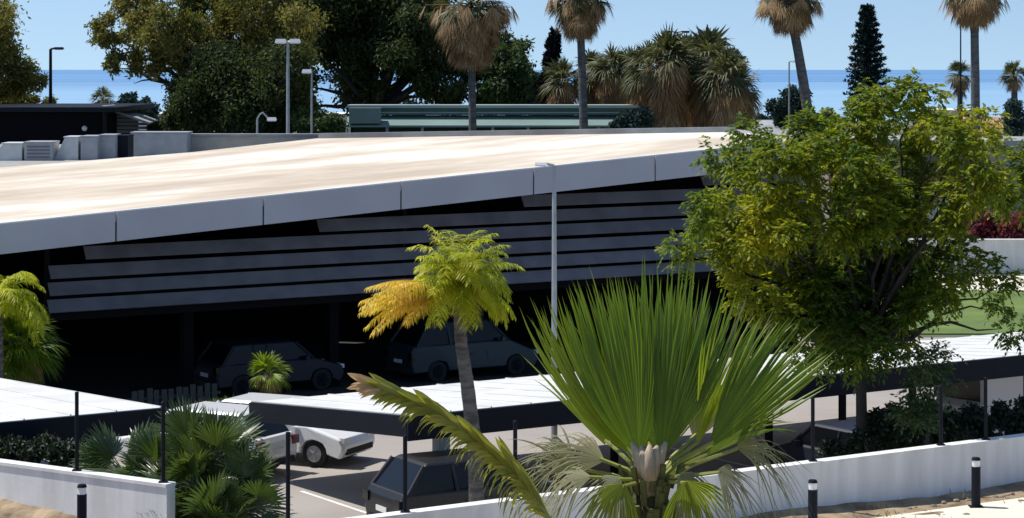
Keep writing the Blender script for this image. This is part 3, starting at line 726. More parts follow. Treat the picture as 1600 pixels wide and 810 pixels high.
# flat-roof annex carrying the units
an = thing('flat_annex', 'low grey flat-roofed annex behind the stained roof at left', 'building', (-22, 84, 0))
m = MB(); m.prism([(-34, 70), (-24.2, 70.0), (-17.2, 74.2), (-11.2, 77.3), (-8.5, 79.6), (-8.5, 97), (-34, 97)], 0, 6.05); m.build('wall', M_GREYWALL, an)
m = MB(); m.prism([(-34.1, 69.9), (-24.2, 69.9), (-17.15, 74.05), (-11.15, 77.15), (-8.4, 79.5), (-8.4, 97.2), (-34.1, 97.2)], 6.053, 6.2); m.build('roof_slab', mat('roof_gravel', (.33, .33, .31), .9, var=.2), an)
m = MB(); m.box(((GX(288, 85.3) + GX(700, 85.3)) / 2, 85.3, 6.55), (GX(700, 85.3) - GX(288, 85.3), .3, .70)); m.build('side_parapet', mat('taupe_parapet', (.40, .37, .33), .9, var=.15), an)
m = MB(); m.box(((GX(288, 85.3) + GX(1180, 85.3)) / 2, 85.4, 6.955), (GX(1180, 85.3) - GX(288, 85.3), .6, .10)); m.build('parapet_cap', M_GREYWALL, an)
G = 'grey roof units in a row behind the stained roof'
def unit_box(px0, px1, y0, y1, D, label, mt, sloped=False, louv=False):
    a = P(px0, y1, D); b = P(px1, y0, D); t = thing('roof_unit', label, 'roof unit', ((a.x + b.x) / 2, D + .6, 6.2), G)
    z0 = 6.2; z1 = b.z; dx = b.x - a.x
    m = MB()
    if sloped:
        m.add([(a.x, D, z0), (b.x, D, z0), (b.x, D + 1.2, z0), (a.x, D + 1.2, z0), (a.x + dx * .45, D, z1), (b.x, D, z1), (b.x, D + 1.2, z1), (a.x + dx * .45, D + 1.2, z1)],
              [(0, 3, 2, 1), (4, 5, 6, 7), (0, 1, 5, 4), (1, 2, 6, 5), (2, 3, 7, 6), (3, 0, 4, 7)])
    else: m.box(((a.x + b.x) / 2, D + .6, (z0 + z1) / 2), (dx, 1.2, z1 - z0))
    m.build('casing', mt, t)
    m = MB(); m.box(((a.x + b.x) / 2 + (dx * .2 if sloped else 0), D + .6, z1 + .03), (dx * (.6 if sloped else 1.04), 1.26, .05)); m.build('lid', mt, t)
    if louv:
        m = MB()
        for k in range(4): m.box(((a.x + b.x) / 2, D - .02, z0 + (z1 - z0) * (.2 + .2 * k)), (dx * .8, .03, .05))
        m.build('grille', M_UG2, t)
M_UG2 = mat('unit_slot', (.14, .14, .15), .6)
UG = mat('unit_grey', (.36, .37, .39), .6, var=.15); UL = mat('unit_light', (.58, .58, .58), .6, var=.1)
unit_box(-20, 34, 226, 247, 80, 'pale sloping roof duct at the far left edge', UL, True)
unit_box(38, 82, 224, 247, 80, 'mid-grey square roof unit between two sloping pale ducts', UG, louv=True)
unit_box(84, 122, 216, 247, 80.5, 'pale sloping-fronted roof duct below the black building', UL, True)
unit_box(126, 152, 215, 247, 80.5, 'narrow light grey roof unit right of the sloping duct', UG)
unit_box(155, 180, 213, 246, 81, 'plain light grey roof unit left of the dark gap', UG)
unit_box(184, 200, 214, 244, 81.5, 'small roof unit with dark open side', M_DARKMETAL)
unit_box(205, 292, 209, 243, 84, 'longest lilac-grey roof unit at the right end of the row', UG)

# green pavilion
D = 108.5; xa, xb = GX(540, D), GX(1000, D); xc = (xa + xb) / 2; wd = xb - xa
pv = thing('green_pavilion', 'long low pavilion with pale teal roof bands behind the roof edge', 'pavilion', (xc, D + 1, 0))
def zz(y): return EYE - (y - HOR) / F * D
def band(y0, y1, dy, dep, mt, nm, inset=0):
    m = MB(); m.box((xc, D + dy + dep / 2, (zz(y0) + zz(y1)) / 2), (wd - inset, dep, zz(y0) - zz(y1))); m.build(nm, mt, pv)
M_DG = mat('deep_green_wall', (.02, .05, .045), .8); M_MT = mat('mid_teal_metal', (.10, .19, .18), .55, var=.2)
band(165, 169.5, .9, 2.3, M_TEALP, 'upper_roof'); band(169.8, 181, 1.3, 1.6, M_MT, 'upper_wall', .2)
band(176, 178, 1.2, .08, M_TEALP, 'rail', .2)
m = MB(); m.add([(xa, D - .2, zz(196)), (xb, D - .2, zz(196)), (xb, D + 1.25, zz(184)), (xa, D + 1.25, zz(184)), (xa, D - .2, zz(199)), (xb, D - .2, zz(199)), (xb, D + 1.25, zz(187)), (xa, D + 1.25, zz(187))],
    [(0, 1, 2, 3), (7, 6, 5, 4), (0, 4, 5, 1), (1, 5, 6, 2), (2, 6, 7, 3), (3, 7, 4, 0)]); m.build('lower_roof', M_TEAL, pv)
m = MB(); m.box((xc, D + 1.9, zz(182) / 2), (wd - .3, 1.2, zz(182))); m.build('wall', M_DG, pv)
for i in range(9):
    x = xa + .3 + (wd - .6) * i / 8; m = MB(); m.box((x, D + .1, zz(199) / 2), (.13, .13, zz(199))); m.build('post', M_TEALP if i % 3 else M_DARKMETAL, pv)
m = MB(); m.box((GX(570, D), D + .2, zz(181)), (1.5, .9, .75)); m.build('end_box', M_TEAL, pv)

# right far buildings
rb = thing('terrace_building', 'low beige building with terracotta band seen through the green tree at right', 'building', (26, 128, 0))
m = MB(); m.box((30, 131, 2.6), (24, 8, 5.2)); m.build('wall', mat('taupe_wall', (.22, .19, .17), .9, var=.15), rb)
m = MB(); m.box((30, 126.85, 3.25), (24.2, .25, .5)); m.build('band', M_TERRA, rb)
m = MB(); m.box((30, 131, 5.3), (24.6, 8.8, .25)); m.build('roof', M_GREYWALL, rb)
for i in range(6):
    m = MB(); m.box((20.5 + i * 3.4, 126.96, 1.6), (1.6, .12, 1.3)); w_ = m.build('window', M_WHITE, rb)
    m = MB(); m.box((20.5 + i * 3.4, 126.87, 1.6), (1.3, .05, 1.05)); m.build('pane', M_GLASS, w_)
# white garden wall, hedge
gw = MB(); gw.box((24, 104, .75), (16, .3, 1.5)); gw.box((24, 104, 1.53), (16.1, .42, .08)); tag(gw.build('garden_wall', M_WHITE), 'white garden wall under the red flowering bush at the right edge', 'wall')
def bush(name, label, blobs, m, n, L, W_, stem=True, droop=.3, cat='bush', ncl=14):
    c = np.mean([b[0] for b in blobs], 0); zb = min(b[0][2] - b[1][2] for b in blobs)
    t = thing(name, label, cat, (c[0], c[1], max(0, zb)))
    mb = MB(); scatter(mb, blobs, n, L, W_, droop, ncl, .25, .35); mb.build('foliage', m, t)
    if stem:
        mb = MB()
        for b in blobs[:6]: mb.tube([(c[0] + (b[0][0] - c[0]) * .3, c[1], max(0, zb) - .3), tuple((Vector(b[0]) + Vector((c[0], c[1], b[0][2]))) / 2), b[0]], [.05, .04, .015], 5)
        mb.build('stems', M_DARKBARK, t)
    return t
bush('flowering_bush', 'dark red flowering bush above the white garden wall at right', px_blobs([(1500, 360, 26), (1535, 350, 30), (1575, 355, 30), (1610, 350, 28), (1480, 372, 18)], 106), M_BOUG, 6000, .22, .13)
# small white houses near the shore
def house(label, px, ytop, D, w_, d_, ground, rooft, mt, hip=True):
    p = P(px, ytop, D); t = thing('far_house', label, 'house', (p.x, p.y, ground)); h = p.z - ground
    rh = min(1.6, h * .25) if hip else .15
    m = MB(); m.box((p.x, p.y + d_ / 2, ground + (h - rh) / 2), (w_, d_, h - rh)); m.build('wall', mt, t)
    m = MB(); m.box((p.x, p.y + d_ / 2, ground + h - rh / 2), (w_ * 1.06, d_ * 1.08, rh), top=(.55, .2) if hip else (1, 1)); m.build('roof', rooft, t)
    for i in range(3):
        m = MB(); m.box((p.x + w_ * (-.3 + .3 * i), p.y - .03, ground + (h - rh) * .72), (w_ * .13, .06, 1.2)); m.build('window', M_GLASS, t)
house('white far house left of the gum tree, below the sea line', 262, 176, 260, 5.5, 8, -5.5, M_TERRA, M_WHITE)
house('small pale house roof showing behind the slatted shed', 222, 178, 230, 3.4, 7, -4, M_WHITE, M_WHITE, False)
house('cream far house behind the tree gap near the single white lamp', 505, 178, 170, 3.6, 6, -1.2, M_WHITE, M_CREAM, False)
house('long cream seafront house right of the green tree top', 1492, 172, 330, 7, 12, -10, M_WHITE, M_CREAM, False)
house('low terracotta-roofed house left of the short far right palm', 1552, 185, 250, 6.5, 12, -5, M_TERRA, M_CREAM)
house('dark-roofed low house behind the roof corner at the leaning palm', 1222, 190, 190, 5.5, 9, -2, M_GREYWALL, M_CREAM)
# low stone wall far right
gw = MB(); gw.box((GX(1620, 118), 118, 3.0), (5.5, .5, 5.4)); tag(gw.build('retaining_wall', M_GREYWALL), 'grey retaining wall at the right edge above the red bush', 'wall')

# ------------------------------------------------------------------ background trees
def tree(name, label, lst, D, depth, leafm, n, L, W_, base_px, ground, r0, fork_y, bark=M_BARK, spray=False, ncl=14, ends=None, group=None, spread=.22, droop=.4, seed=1, cat='tree'):
    blobs = px_blobs(lst, D, depth, seed)
    b = P(base_px, 0, D); base = Vector((b.x, D, ground)); f = P(base_px, fork_y, D)
    t = thing(name, label, cat, base, group)
    mb = MB()
    if spray: sprays(mb, blobs, n, L, W_, nclump=ncl, spread=spread)
    else: scatter(mb, blobs, int(n * 1.25), L * .85, W_ * .9, droop, ncl, spread)
    mb.build('crown', leafm, t)
    mb = MB(); limbs(mb, base, [bl[0] for bl in blobs], r0, f, seed); mb.build('trunk', bark, t, smooth=True)
    return t
GR = 'background trees behind the roof'
tree('gum_tree', 'olive and brown gum tree crown cut by the left edge', [(-30, 20, 50), (0, 60, 36), (20, 100, 32), (-20, 110, 50), (40, 125, 26), (62, 128, 13), (15, 135, 24), (-5, 15, 22), (-60, 60, 60)], 112, 1.2, M_EUC, 16000, .30, .10, -40, 0, .3, 160, group=GR)
tree('gum_tree', 'large brown-green gum tree with drooping outer foliage, left of the roof lamp', [(185, 45, 34), (178, 92, 22), (230, 90, 38), (215, 20, 40), (270, 40, 62), (260, 95, 36), (330, 30, 66), (330, 95, 56), (395, 40, 64), (400, 110, 52), (300, 0, 60), (380, -20, 70), (455, 20, 60), (220, -20, 40), (445, 90, 42), (345, 140, 36), (300, 125, 22), (160, 60, 16), (170, 100, 12), (290, 165, 26, 1.5), (395, 160, 36, 1.5), (330, 175, 34, 2)],
     106, 1.8, M_EUC, 60000, .26, .10, 350, 0, .34, 190, bark=M_DARKBARK, group=GR, seed=4, ncl=11, spread=.17)
tree('gum_tree', 'dark dense gum tree filling the gap beside the tall skirted palm', [(500, 20, 58), (560, 10, 66), (620, 10, 60), (530, 60, 45), (580, 80, 48), (555, 125, 38), (640, 60, 50), (590, 150, 26), (660, 20, 50), (640, 110, 22), (690, 85, 40), (690, 130, 34), (480, -10, 50), (700, 150, 26), (565, 165, 22), (740, 100, 34), (470, 60, 40), (470, 130, 28), (462, 170, 30), (770, 60, 30)],
     122, 1.6, M_EUCD, 60000, .34, .14, 585, 0, .34, 175, bark=M_DARKBARK, group=GR, seed=5, ncl=18)
tree('gum_tree', 'dark inner mass of trees low behind the large gum tree', [(300, 150, 40), (350, 120, 50), (400, 150, 48), (440, 120, 50), (380, 185, 34), (430, 185, 34), (330, 190, 30), (280, 190, 22), (475, 185, 20)],
     102, .6, M_EUCD, 42000, .26, .12, 400, 0, .3, 195, bark=M_DARKBARK, group=GR, seed=6, ncl=18)
tree('bushy_tree', 'rounded dark green tree right of the tall skirted palm and left of the black cypress', [(800, 130, 38), (815, 75, 18), (770, 130, 30), (832, 130, 20), (790, 95, 26), (805, 155, 28), (760, 160, 22)], 122, 1, M_FARGREEN, 14000, .28, .15, 800, 0, .2, 170, group=GR, seed=8)
tree('bushy_tree', 'low blue-green bushy tree left of the leaning palm trunk', [(1218, 165, 18), (1240, 155, 20), (1256, 172, 16), (1225, 182, 16)], 150, 1, M_FARBLUE, 5000, .3, .16, 1238, 0, .15, 185, group=GR, seed=9)
tree('bushy_tree', 'blue-green round tree before the sea behind the slatted shed', [(205, 162, 16), (222, 166, 14), (190, 172, 12), (236, 175, 12)], 190, 1, M_FARBLUE, 4500, .4, .22, 212, -2, .15, 178, group=GR, seed=10)
tree('bushy_tree', 'small green shrub tree in front of the cream far house', [(500, 190, 22), (520, 196, 18), (475, 192, 18)], 100, .6, M_FARGREEN, 5000, .2, .11, 500, 0, .1, 200, group=GR, seed=12)
tree('bushy_tree', 'green tree low behind the left roof units beside the white far house', [(285, 190, 20), (262, 196, 14), (240, 200, 10), (310, 195, 16)], 104, .6, M_FARGREEN, 5500, .2, .11, 285, 0, .1, 200, group=GR, seed=13)
tree('bushy_tree', 'greyish shrub tree showing above the black building roof', [(15, 155, 16), (45, 158, 14), (75, 160, 10), (-15, 150, 20)], 120, .6, M_EUC, 4500, .25, .12, 20, 0, .1, 162, group=GR, seed=14)
tree('bushy_tree', 'round dark tree top peeping over the right of the palm thicket', [(1130, 88, 22), (1145, 100, 18), (1115, 100, 18)], 138, .6, M_FARBLUE, 5500, .28, .15, 1132, 0, .15, 115, group=GR, seed=15)
tree('bushy_tree', 'dark green low shrub at the foot of the dry palm thicket', [(985, 190, 18), (1005, 185, 18), (965, 196, 12)], 104, .6, M_FARBLUE, 6000, .2, .11, 1000, 0, .1, 200, group=GR, seed=16)

# cypress
cy = thing('cypress', 'narrow almost black cypress with cut top beside the short-trunk palm', 'tree', (GX(862, 116), 116, 0))
mb = MB(); bl = []
for i in range(16):
    y = 58 + i * 8.6; px = 868 - i * 1.2; rr_ = 9 + i * .75
    bl.append((tuple(P(px, y, 116)), (rr_ / F * 116, rr_ / F * 116, .32)))
scatter(mb, bl, 16000, .22, .10, -.6, 16, .18, .4); mb.build('foliage', mat('cypress_leaf', (0, 0, 0), .7, spec=.1, island=[(.006, .007, .012), (.012, .014, .018)], trans=.05), cy)
mb = MB(); mb.tube([(GX(852, 116), 116, 0), P(860, 130, 116), P(868, 60, 116)], [.35, .28, .15], 8); mb.build('trunk', M_DARKBARK, cy)

# tall skirted palms
PG = 'tall fan palms behind the roof'
fan_palm('fan_palm', 'tall fan palm with a huge brown skirt over the green pavilion, left of centre', P(735, 8, 106), 0, 2.2, .17, 46, 240, 1.0, 3.6, (-.15, 0), PG, skr=1.9)
m_ = fan_palm('fan_palm', 'tall fan palm with brown skirt standing right of the dark cypress', P(905, -2, 106), 0, 1.7, .19, 44, 130, .95, 2.1, (-.3, 0), PG, skr=1.3)
fan_palm('fan_palm', 'tall leaning fan palm with trunk bowed right, before the sea', P(1232, 2, 108), 0, 1.7, .23, 44, 130, .95, 1.6, (-1.4, 0), PG, skr=1.45)
fan_palm('fan_palm', 'tall straight fan palm with dark brown crown, rightmost of the tall palms', P(1522, -8, 108), 0, 1.7, .20, 44, 130, .95, 1.6, (-.1, 0), PG, skr=1.45)
sp = 'small distant fan palms'
fan_palm('fan_palm', 'small distant brown fan palm just left of the right tall palm trunk', P(1500, 118, 150), -1, 1.0, .18, 30, 40, .75, 1.6, (0, 0), sp)
fan_palm('fan_palm', 'small distant green fan palm at the right edge', P(1585, 120, 140), -1, 1.0, .2, 34, 16, .75, .9, (0, 0), sp)
fan_palm('fan_palm', 'small distant palm tuft over the black building roof end', P(160, 156, 150), -1, .9, .15, 26, 8, .7, .7, (0, 0), sp)
tree('bushy_tree', 'round blue-green clipped tree at the right edge under the small palm', [(1586, 182, 17), (1586, 168, 13), (1586, 198, 15)], 135, .3, M_FARBLUE, 5000, .25, .14, 1586, 0, .12, 190, group=GR, seed=19)
# thicket of shorter palms with dry skirts
tg = 'dry fan palm thicket in front of the sea'
specs = [(880, 128, 1.0, 114), (925, 116, 1.0, 116), (955, 108, 1.0, 114), (985, 110, .95, 118), (1015, 110, 1.15, 110), (1045, 96, 1.25, 106), (1075, 102, 1.2, 111), (1103, 96, 1.3, 107), (1135, 122, 1.15, 105), (1155, 142, 1.0, 108)]
names = ['leftmost low palm of the dry thicket, beside the dark cypress', 'low brown palm behind the short-trunk palm in the thicket', 'small dry palm in the middle left of the thicket', 'small round palm of the thicket above the pavilion end',
         'bushy palm at the left side of the tall thicket clump', 'spiky green-topped palm in the thicket under the double lamp', 'palm in the centre of the tall thicket clump', 'highest spiky palm of the thicket left of the round dark tree', 'brown dry palm at the right of the thicket', 'rightmost low dry palm of the thicket, before the sea']
for (px, y, s_, D), nm in zip(specs, names):
    fan_palm('thicket_palm', nm, P(px, y, D), 0, .95 * s_, .2, 34, 95, 1.1 * s_, 3.6, (0, 0), tg, up=1.12, skr=.62 * s_)

# norfolk pine
npn = thing('norfolk_pine', 'dark layered Norfolk pine standing before the sea', 'pine tree', (GX(1355, 122), 122, 0))
mb = MB(); mb.tube([(GX(1355, 122), 122, 0), P(1355, 5, 122)], [.24, .04], 8); mb.build('trunk', M_DARKBARK, npn)
mb = MB(); fm = MB()
for i in range(19):
    y = 16 + i * 9.3; c = P(1355, y, 122); L_ = (9 + 2.1 * i) / F * 122; L_ = min(L_, 1.15) * (0.85 + .2 * (i % 2))
    nb = 8
    for k in range(nb):
        a = 2 * math.pi * (k + .5 * (i % 2)) / nb + R.uniform(-.2, .2)
        d = Vector((math.cos(a), math.sin(a), .18)); e = c + d * L_ + Vector((0, 0, .02))
        mb.tube([c, c + d * L_ * .5 - Vector((0, 0, .04)), e + Vector((0, 0, .08))], [.03, .02, .01], 4)
        n_ = 85; t_ = rng.random(n_) * .95 + .05
        p = np.array(c) + np.outer(t_, np.array(d)) * L_ + np.outer(t_ ** 2, [0, 0, .10])
        dd = unit(rng.normal(size=(n_, 3)) + np.array([d.x, d.y, .6]) * .7)
        ss = unit(np.cross(dd, rng.normal(size=(n_, 3)))); fm.quads(diamonds(p, dd, ss, np.full(n_, .24), np.full(n_, .08)))
mb.build('branches', M_DARKBARK, npn); fm.build('needles', mat('pine_needle', (0, 0, 0), .6, spec=.2, island=[(.006, .018, .018), (.014, .032, .03)], trans=.05), npn)

# distant wooded shore: individual trees too small to part
for k, (px, y, r_, D, lab) in enumerate([(245, 186, 12, 300, 'distant dark tree near the white far house'), (535, 196, 10, 200, 'distant tree just left of the pavilion end'), (1470, 190, 16, 300, 'distant dark tree left of the cream seafront house'),
        (1520, 186, 14, 280, 'distant tree between the two right-hand houses'), (1195, 192, 12, 260, 'distant tree right of the palm thicket'), (1290, 190, 14, 260, 'distant tree right of the leaning palm foot'), (640, 170, 12, 240, 'distant tree over the pavilion in the sea gap')]):
    tree('far_tree', lab, [(px, y, r_), (px + r_, y + 4, r_ * .8), (px - r_, y + 5, r_ * .8)], D, 1, M_FARBLUE, 1800, .6, .35, px, -14, .25, y + 8, group='distant trees by the shore', seed=20 + k)

# ------------------------------------------------------------------ big green tree, right
BT = [(1370, 150, 30), (1432, 148, 34), (1405, 185, 36), (1345, 195, 42), (1290, 205, 42), (1250, 225, 30), (1470, 200, 36), (1525, 200, 34), (1172, 212, 28), (1112, 242, 24), (1200, 262, 46), (1165, 250, 26), (1300, 260, 56), (1380, 250, 56), (1450, 262, 50), (1530, 250, 46), (1585, 262, 30), (1590, 310, 36), (1560, 300, 26),
      (1150, 330, 48), (1092, 335, 26), (1108, 312, 20), (1230, 330, 62), (1310, 330, 62), (1395, 330, 62), (1465, 330, 46), (1510, 300, 26), (1065, 388, 26), (1130, 400, 44), (1200, 405, 52), (1275, 415, 60), (1350, 400, 62), (1430, 410, 56), (1490, 395, 34), (1540, 415, 24), (1575, 440, 18), (1560, 478, 16), (1585, 510, 20),
      (1300, 490, 56), (1375, 485, 54), (1440, 470, 42), (1480, 450, 26), (1240, 480, 44), (1340, 540, 44), (1350, 460, 66), (1295, 440, 56), (1400, 440, 56), (1320, 500, 50), (1270, 545, 34), (1395, 530, 30), (1200, 350, 50), (1170, 455, 30)]
blobs = px_blobs([(x, y, r * .93) for x, y, r in BT], 47, 1.7, 11)
bt = thing('leafy_tree', 'big yellow-green leafy tree on the right, trunk behind the white wall', 'tree', (GX(1345, 47), 47, 0))
mb = MB(); sprays(mb, blobs, 9600, .25, .13, 9, .5, 7, .20, .6); mb.build('crown', M_LEAF, bt)
mb = MB(); limbs(mb, (GX(1345, 47), 47, 0), [b[0] for b in blobs], .13, P(1345, 560, 47), 2); mb.build('trunk', M_DARKBARK, bt, smooth=True)

# small sapling in front of canopy at right
sb = px_blobs([(1430, 575, 20), (1460, 555, 18), (1440, 610, 18), (1470, 590, 14), (1415, 640, 18), (1445, 650, 20)], 45.6, .3, 3)
st = thing('sapling', 'small green sapling in front of the right carport roof', 'small tree', (GX(1450, 45.6), 45.6, 0))
mb = MB(); sprays(mb, sb, 420, .22, .10, 7, .4, 10, .3); mb.build('crown', mat('dull_leaf', (0, 0, 0), .5, island=[(.03, .06, .02), (.08, .12, .03)], trans=.3), st)
mb = MB(); limbs(mb, (GX(1450, 45.6), 45.6, 0), [b[0] for b in sb], .05, P(1450, 660, 45.6), 3); mb.build('trunk', M_DARKBARK, st)
# dark hedge under the canopy
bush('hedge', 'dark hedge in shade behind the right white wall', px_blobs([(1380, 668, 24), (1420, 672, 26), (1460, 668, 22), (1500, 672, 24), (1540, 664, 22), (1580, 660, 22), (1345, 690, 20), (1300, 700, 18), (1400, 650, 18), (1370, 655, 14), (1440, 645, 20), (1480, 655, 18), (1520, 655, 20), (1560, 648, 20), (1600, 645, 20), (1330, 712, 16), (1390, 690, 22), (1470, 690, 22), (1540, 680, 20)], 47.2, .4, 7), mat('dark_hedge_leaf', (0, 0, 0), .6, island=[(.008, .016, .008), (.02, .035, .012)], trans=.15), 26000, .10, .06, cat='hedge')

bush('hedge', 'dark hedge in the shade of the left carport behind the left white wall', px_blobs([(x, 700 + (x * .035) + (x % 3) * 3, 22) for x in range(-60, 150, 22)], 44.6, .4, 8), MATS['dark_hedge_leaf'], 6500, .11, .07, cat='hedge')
# ------------------------------------------------------------------ yellow feather palm, centre
yp = thing('feather_palm', 'yellow-green feather palm with orange fronds on its left, in front of the building', 'palm tree', (GX(748, 43), 43, 0))
top = P(716, 452, 43)
mb = MB(); pts = [Vector((GX(748, 43), 43, 0)), P(742, 700, 43), P(730, 600, 43), P(721, 540, 43), P(716, 470, 43)]
fine = []
for i in range(4):
    for k in range(6): fine.append(pts[i].lerp(pts[i + 1], k / 6))
fine.append(pts[-1]); mb.tube(fine, [(.155 - .05 * i / 24) * (1 + .05 * (i % 2)) for i in range(len(fine))], 14); mb.build('trunk', M_PALMBARK, yp, smooth=True)
mb = MB(); ob = MB()
for i in range(95):
    az = 2 * math.pi * i / 34 * 2.4 + R.uniform(-.2, .2); el = R.uniform(.1, 1.4)
    d = Vector((math.cos(az) * math.cos(el), math.sin(az) * math.cos(el), math.sin(el)))
    if d.x < -.6 and el < .6: continue
    feather(mb, top, d, R.uniform(.95, 1.45), 44, .34, R.uniform(1.2, 2.6), .020, .6, hang=.6)
for i in range(26):
    a = R.uniform(-.9, .9); d = Vector((-math.cos(a), math.sin(a), R.uniform(-.15, .55)))
    feather(ob, top + Vector((-.1, 0, -.05)), d, R.uniform(1.3, 2.0), 50, .34, R.uniform(.35, .9), .018, .8, hang=.8)
for i in range(5):
    az = R.uniform(0, 6.28); feather(mb, top, Vector((math.cos(az) * .6 + .2, math.sin(az) * .6, -.2)), 1.0, 22, .3, 1.2, .03, .6)
mb.build('crown', M_YFROND, yp); ob.build('dry_fronds', M_OFROND, yp)

# ------------------------------------------------------------------ left edge palms
lp = thing('feather_palm', 'yellowing feather palm cut by the left edge, above green fan leaves', 'palm tree', (GX(-5, 56), 56, 0))
mb = MB(); tp = P(-5, 475, 56); mb.tube([(tp.x, 56, 0), tp], [.2, .14], 12); mb.build('trunk', M_PALMBARK, lp, smooth=True)
mb = MB()
for i in range(46):
    az = R.uniform(0, 6.28); el = R.uniform(.0, 1.3); d = Vector((math.cos(az) * math.cos(el), math.sin(az) * math.cos(el), math.sin(el)))
    feather(mb, tp, d, R.uniform(1.1, 1.7), 44, .38, R.uniform(1.5, 2.6), .022, .6, hang=.6)
mb.build('crown', M_YFROND, lp)
fan_palm('low_fan_palm', 'bright green low fan palm behind the left carport roof, below the yellow palm', P(25, 550, 57.5), 0, 1.25, .16, 60, 10, .85, .8, (0, 0), None, seg=20, gm=M_FAN, bark=M_PALMBARK)
fan_palm('low_fan_palm', 'small light green palm behind the carports in front of the dark blue car', P(418, 585, 60), 0, .55, .11, 22, 8, .52, .5, (0, 0), None, seg=14, gm=M_FANY, bark=M_PALMBARK)
# pale grassy shrub
gs = thing('grassy_shrub', 'pale green grassy shrub left of the small palm behind the carport', 'shrub', (GX(345, 58.5), 58.5, 0))
mb = MB(); n_ = 2600; c = P(350, 625, 58.5)
p = np.stack([c.x + rng.normal(size=n_) * .36, np.full(n_, 58.5) + rng.normal(size=n_) * .4, np.full(n_, c.z - .9) + rng.random(n_) * .72], 1)
d = unit(rng.normal(size=(n_, 3)) * .5 + np.array([0, 0, 1])); s = unit(np.cross(d, rng.normal(size=(n_, 3))))
mb.quads(diamonds(p, d, s, np.full(n_, .26), np.full(n_, .03))); mb.build('blades', mat('pale_blade', (0, 0, 0), .5, island=[(.10, .15, .04), (.24, .28, .10)], trans=.4), gs)
mb = MB()
for i in range(8): mb.tube([(c.x + R.uniform(-.4, .4), 58.5 + R.uniform(-.3, .3), 0), (c.x + R.uniform(-.5, .5), 58.5 + R.uniform(-.3, .3), c.z - .5)], .02, 5)
mb.build('stems', M_BARK, gs)

# ------------------------------------------------------------------ fan palm shrub, lower left
sh = thing('fan_palm_shrub', 'bushy fan palm shrub with glossy dark leaves between the white walls', 'palm shrub', (GX(320, 40.5), 40.5, 0))
mb = MB(); pm = MB(); tr = MB()
cent = [P(300, 800, 40.5), P(350, 790, 41), P(250, 750, 41.6), P(365, 810, 40.2), P(320, 740, 40.8), P(340, 850, 40.0), P(275, 860, 40.6), P(195, 745, 42.6)]
for ci, c in enumerate(cent):
    pm = MB(); pm.ball(c, .07)
    tr.tube([(c.x * .98 - .1, c.y, 0), c], [.13, .10], 8)
    for i in range(22):
        az = R.uniform(0, 6.28); el = R.uniform(-.25, 1.35); d = Vector((math.cos(az) * math.cos(el), math.sin(az) * math.cos(el), math.sin(el)))
        pl = R.uniform(.35, .85); 
        if ci in (2, 7): pl *= .6
        fan_leaf(mb, c + d * pl, d, Vector((R.uniform(-.7, .7), R.uniform(-1, .1), .9)), R.uniform(.62, .85), 24, R.uniform(120, 170), .62, .08, rows=6, pet=(pm, c), petr=.012)
    pm.build('leaf_stalks', mat('stalk_green', (.16, .19, .06), .5), sh)
mb.build('fronds', M_SHRUBFAN, sh); tr.build('stems', M_DARKBARK, sh)

# ------------------------------------------------------------------ foreground fan palm
D0 = 16.0
fp = thing('foreground_fan_palm', 'large bright green fan palm in the foreground with huge upright leaves', 'palm tree', (GX(1015, D0), D0, 1.2))
crown = P(1015, 765, D0)
tr = MB(); tr.tube([(crown.x, D0 + .05, 1.2), (crown.x - .03, D0 + .03, 4), P(1013, 900, D0), P(1015, 800, D0), P(1016, 745, D0)], [.26, .22, .19, .16, .09], 16); tr.build('trunk', mat('green_brown_bark', (.10, .10, .035), .9, col2=(.04, .035, .015), scale=8, bump=.8, bscale=14), fp, smooth=True)
# fibrous leaf bases
lb = MB()
for i in range(60):
    a = R.uniform(0, 6.28); z = R.uniform(-.6, .02); rr_ = .16 + .02 * z
    b = crown + Vector((math.cos(a) * rr_, math.sin(a) * rr_, z)); e = b + Vector((math.cos(a) * .06, math.sin(a) * .06, .20))
    lb.beam(b, e, .04, .02, up=Vector((math.cos(a), math.sin(a), .1)))
lb.build('leaf_bases', mat('leaf_base', (.13, .14, .04), .7, var=.4, scale=12), fp)
hb = MB(); h = P(1015, 716, D0 - .22)
for k, a in enumerate((-.95, -.45, .0, .45, .95)):
    y_ = .03 * abs(k - 2)
    hb.tube([h + Vector((a * .03, y_ + .02, -.15)), h + Vector((a * .06, y_, -.06)), h + Vector((a * .085, y_, .02)), h + Vector((a * .13, y_ + .02, .10 - .02 * (k % 2)))], [.05, .048, .040, .012], 8)
hb.tube([h + Vector((0, .08, -.02)), h + Vector((0, .1, -.12)), crown + Vector((0, .03, -.12))], [.05, .08, .1], 10)
hb.build('heart_wood', mat('pale_heart', (.50, .40, .27), .7, var=.45, scale=18, stretch=(1, 1, .3)), fp, smooth=True)
g1 = MB(); g2 = MB(); g3 = MB(); ps = MB(); ps.ball(crown, .12)
def FLf(mbx, px, py, dD, ang, Rm, spread, nx=0.0, nz=0.15, nseg=34, join=.6, droop=.05, curl=0, tilt=0.1, fold=.55, rnd=.1, root=None, ny=-1, lean=.1, gather=0):
    b = P(px, py, D0 + dD); a = math.radians(ang); d = Vector((math.sin(a), tilt, math.cos(a)))
    fan_leaf(mbx, b, d, Vector((nx, ny, nz)), Rm, nseg, spread, join, droop, curl, 9, fold, rnd, pet=(ps, root or crown), petr=.016, lean=lean, gather=gather)
FLf(g1, 998, 714, -.12, -9, 1.25, 86, nx=.32, nseg=34, join=.62, rnd=.16, lean=.1, gather=.45)
FLf(g1, 1034, 714, -.10, 9, 1.22, 78, nx=-.38, nseg=32, join=.60, rnd=.16, lean=.1, gather=.42)
FLf(g1, 1015, 705, .25, -2, 1.36, 84, nx=0, nseg=34, join=.5, rnd=.18, gather=.4)
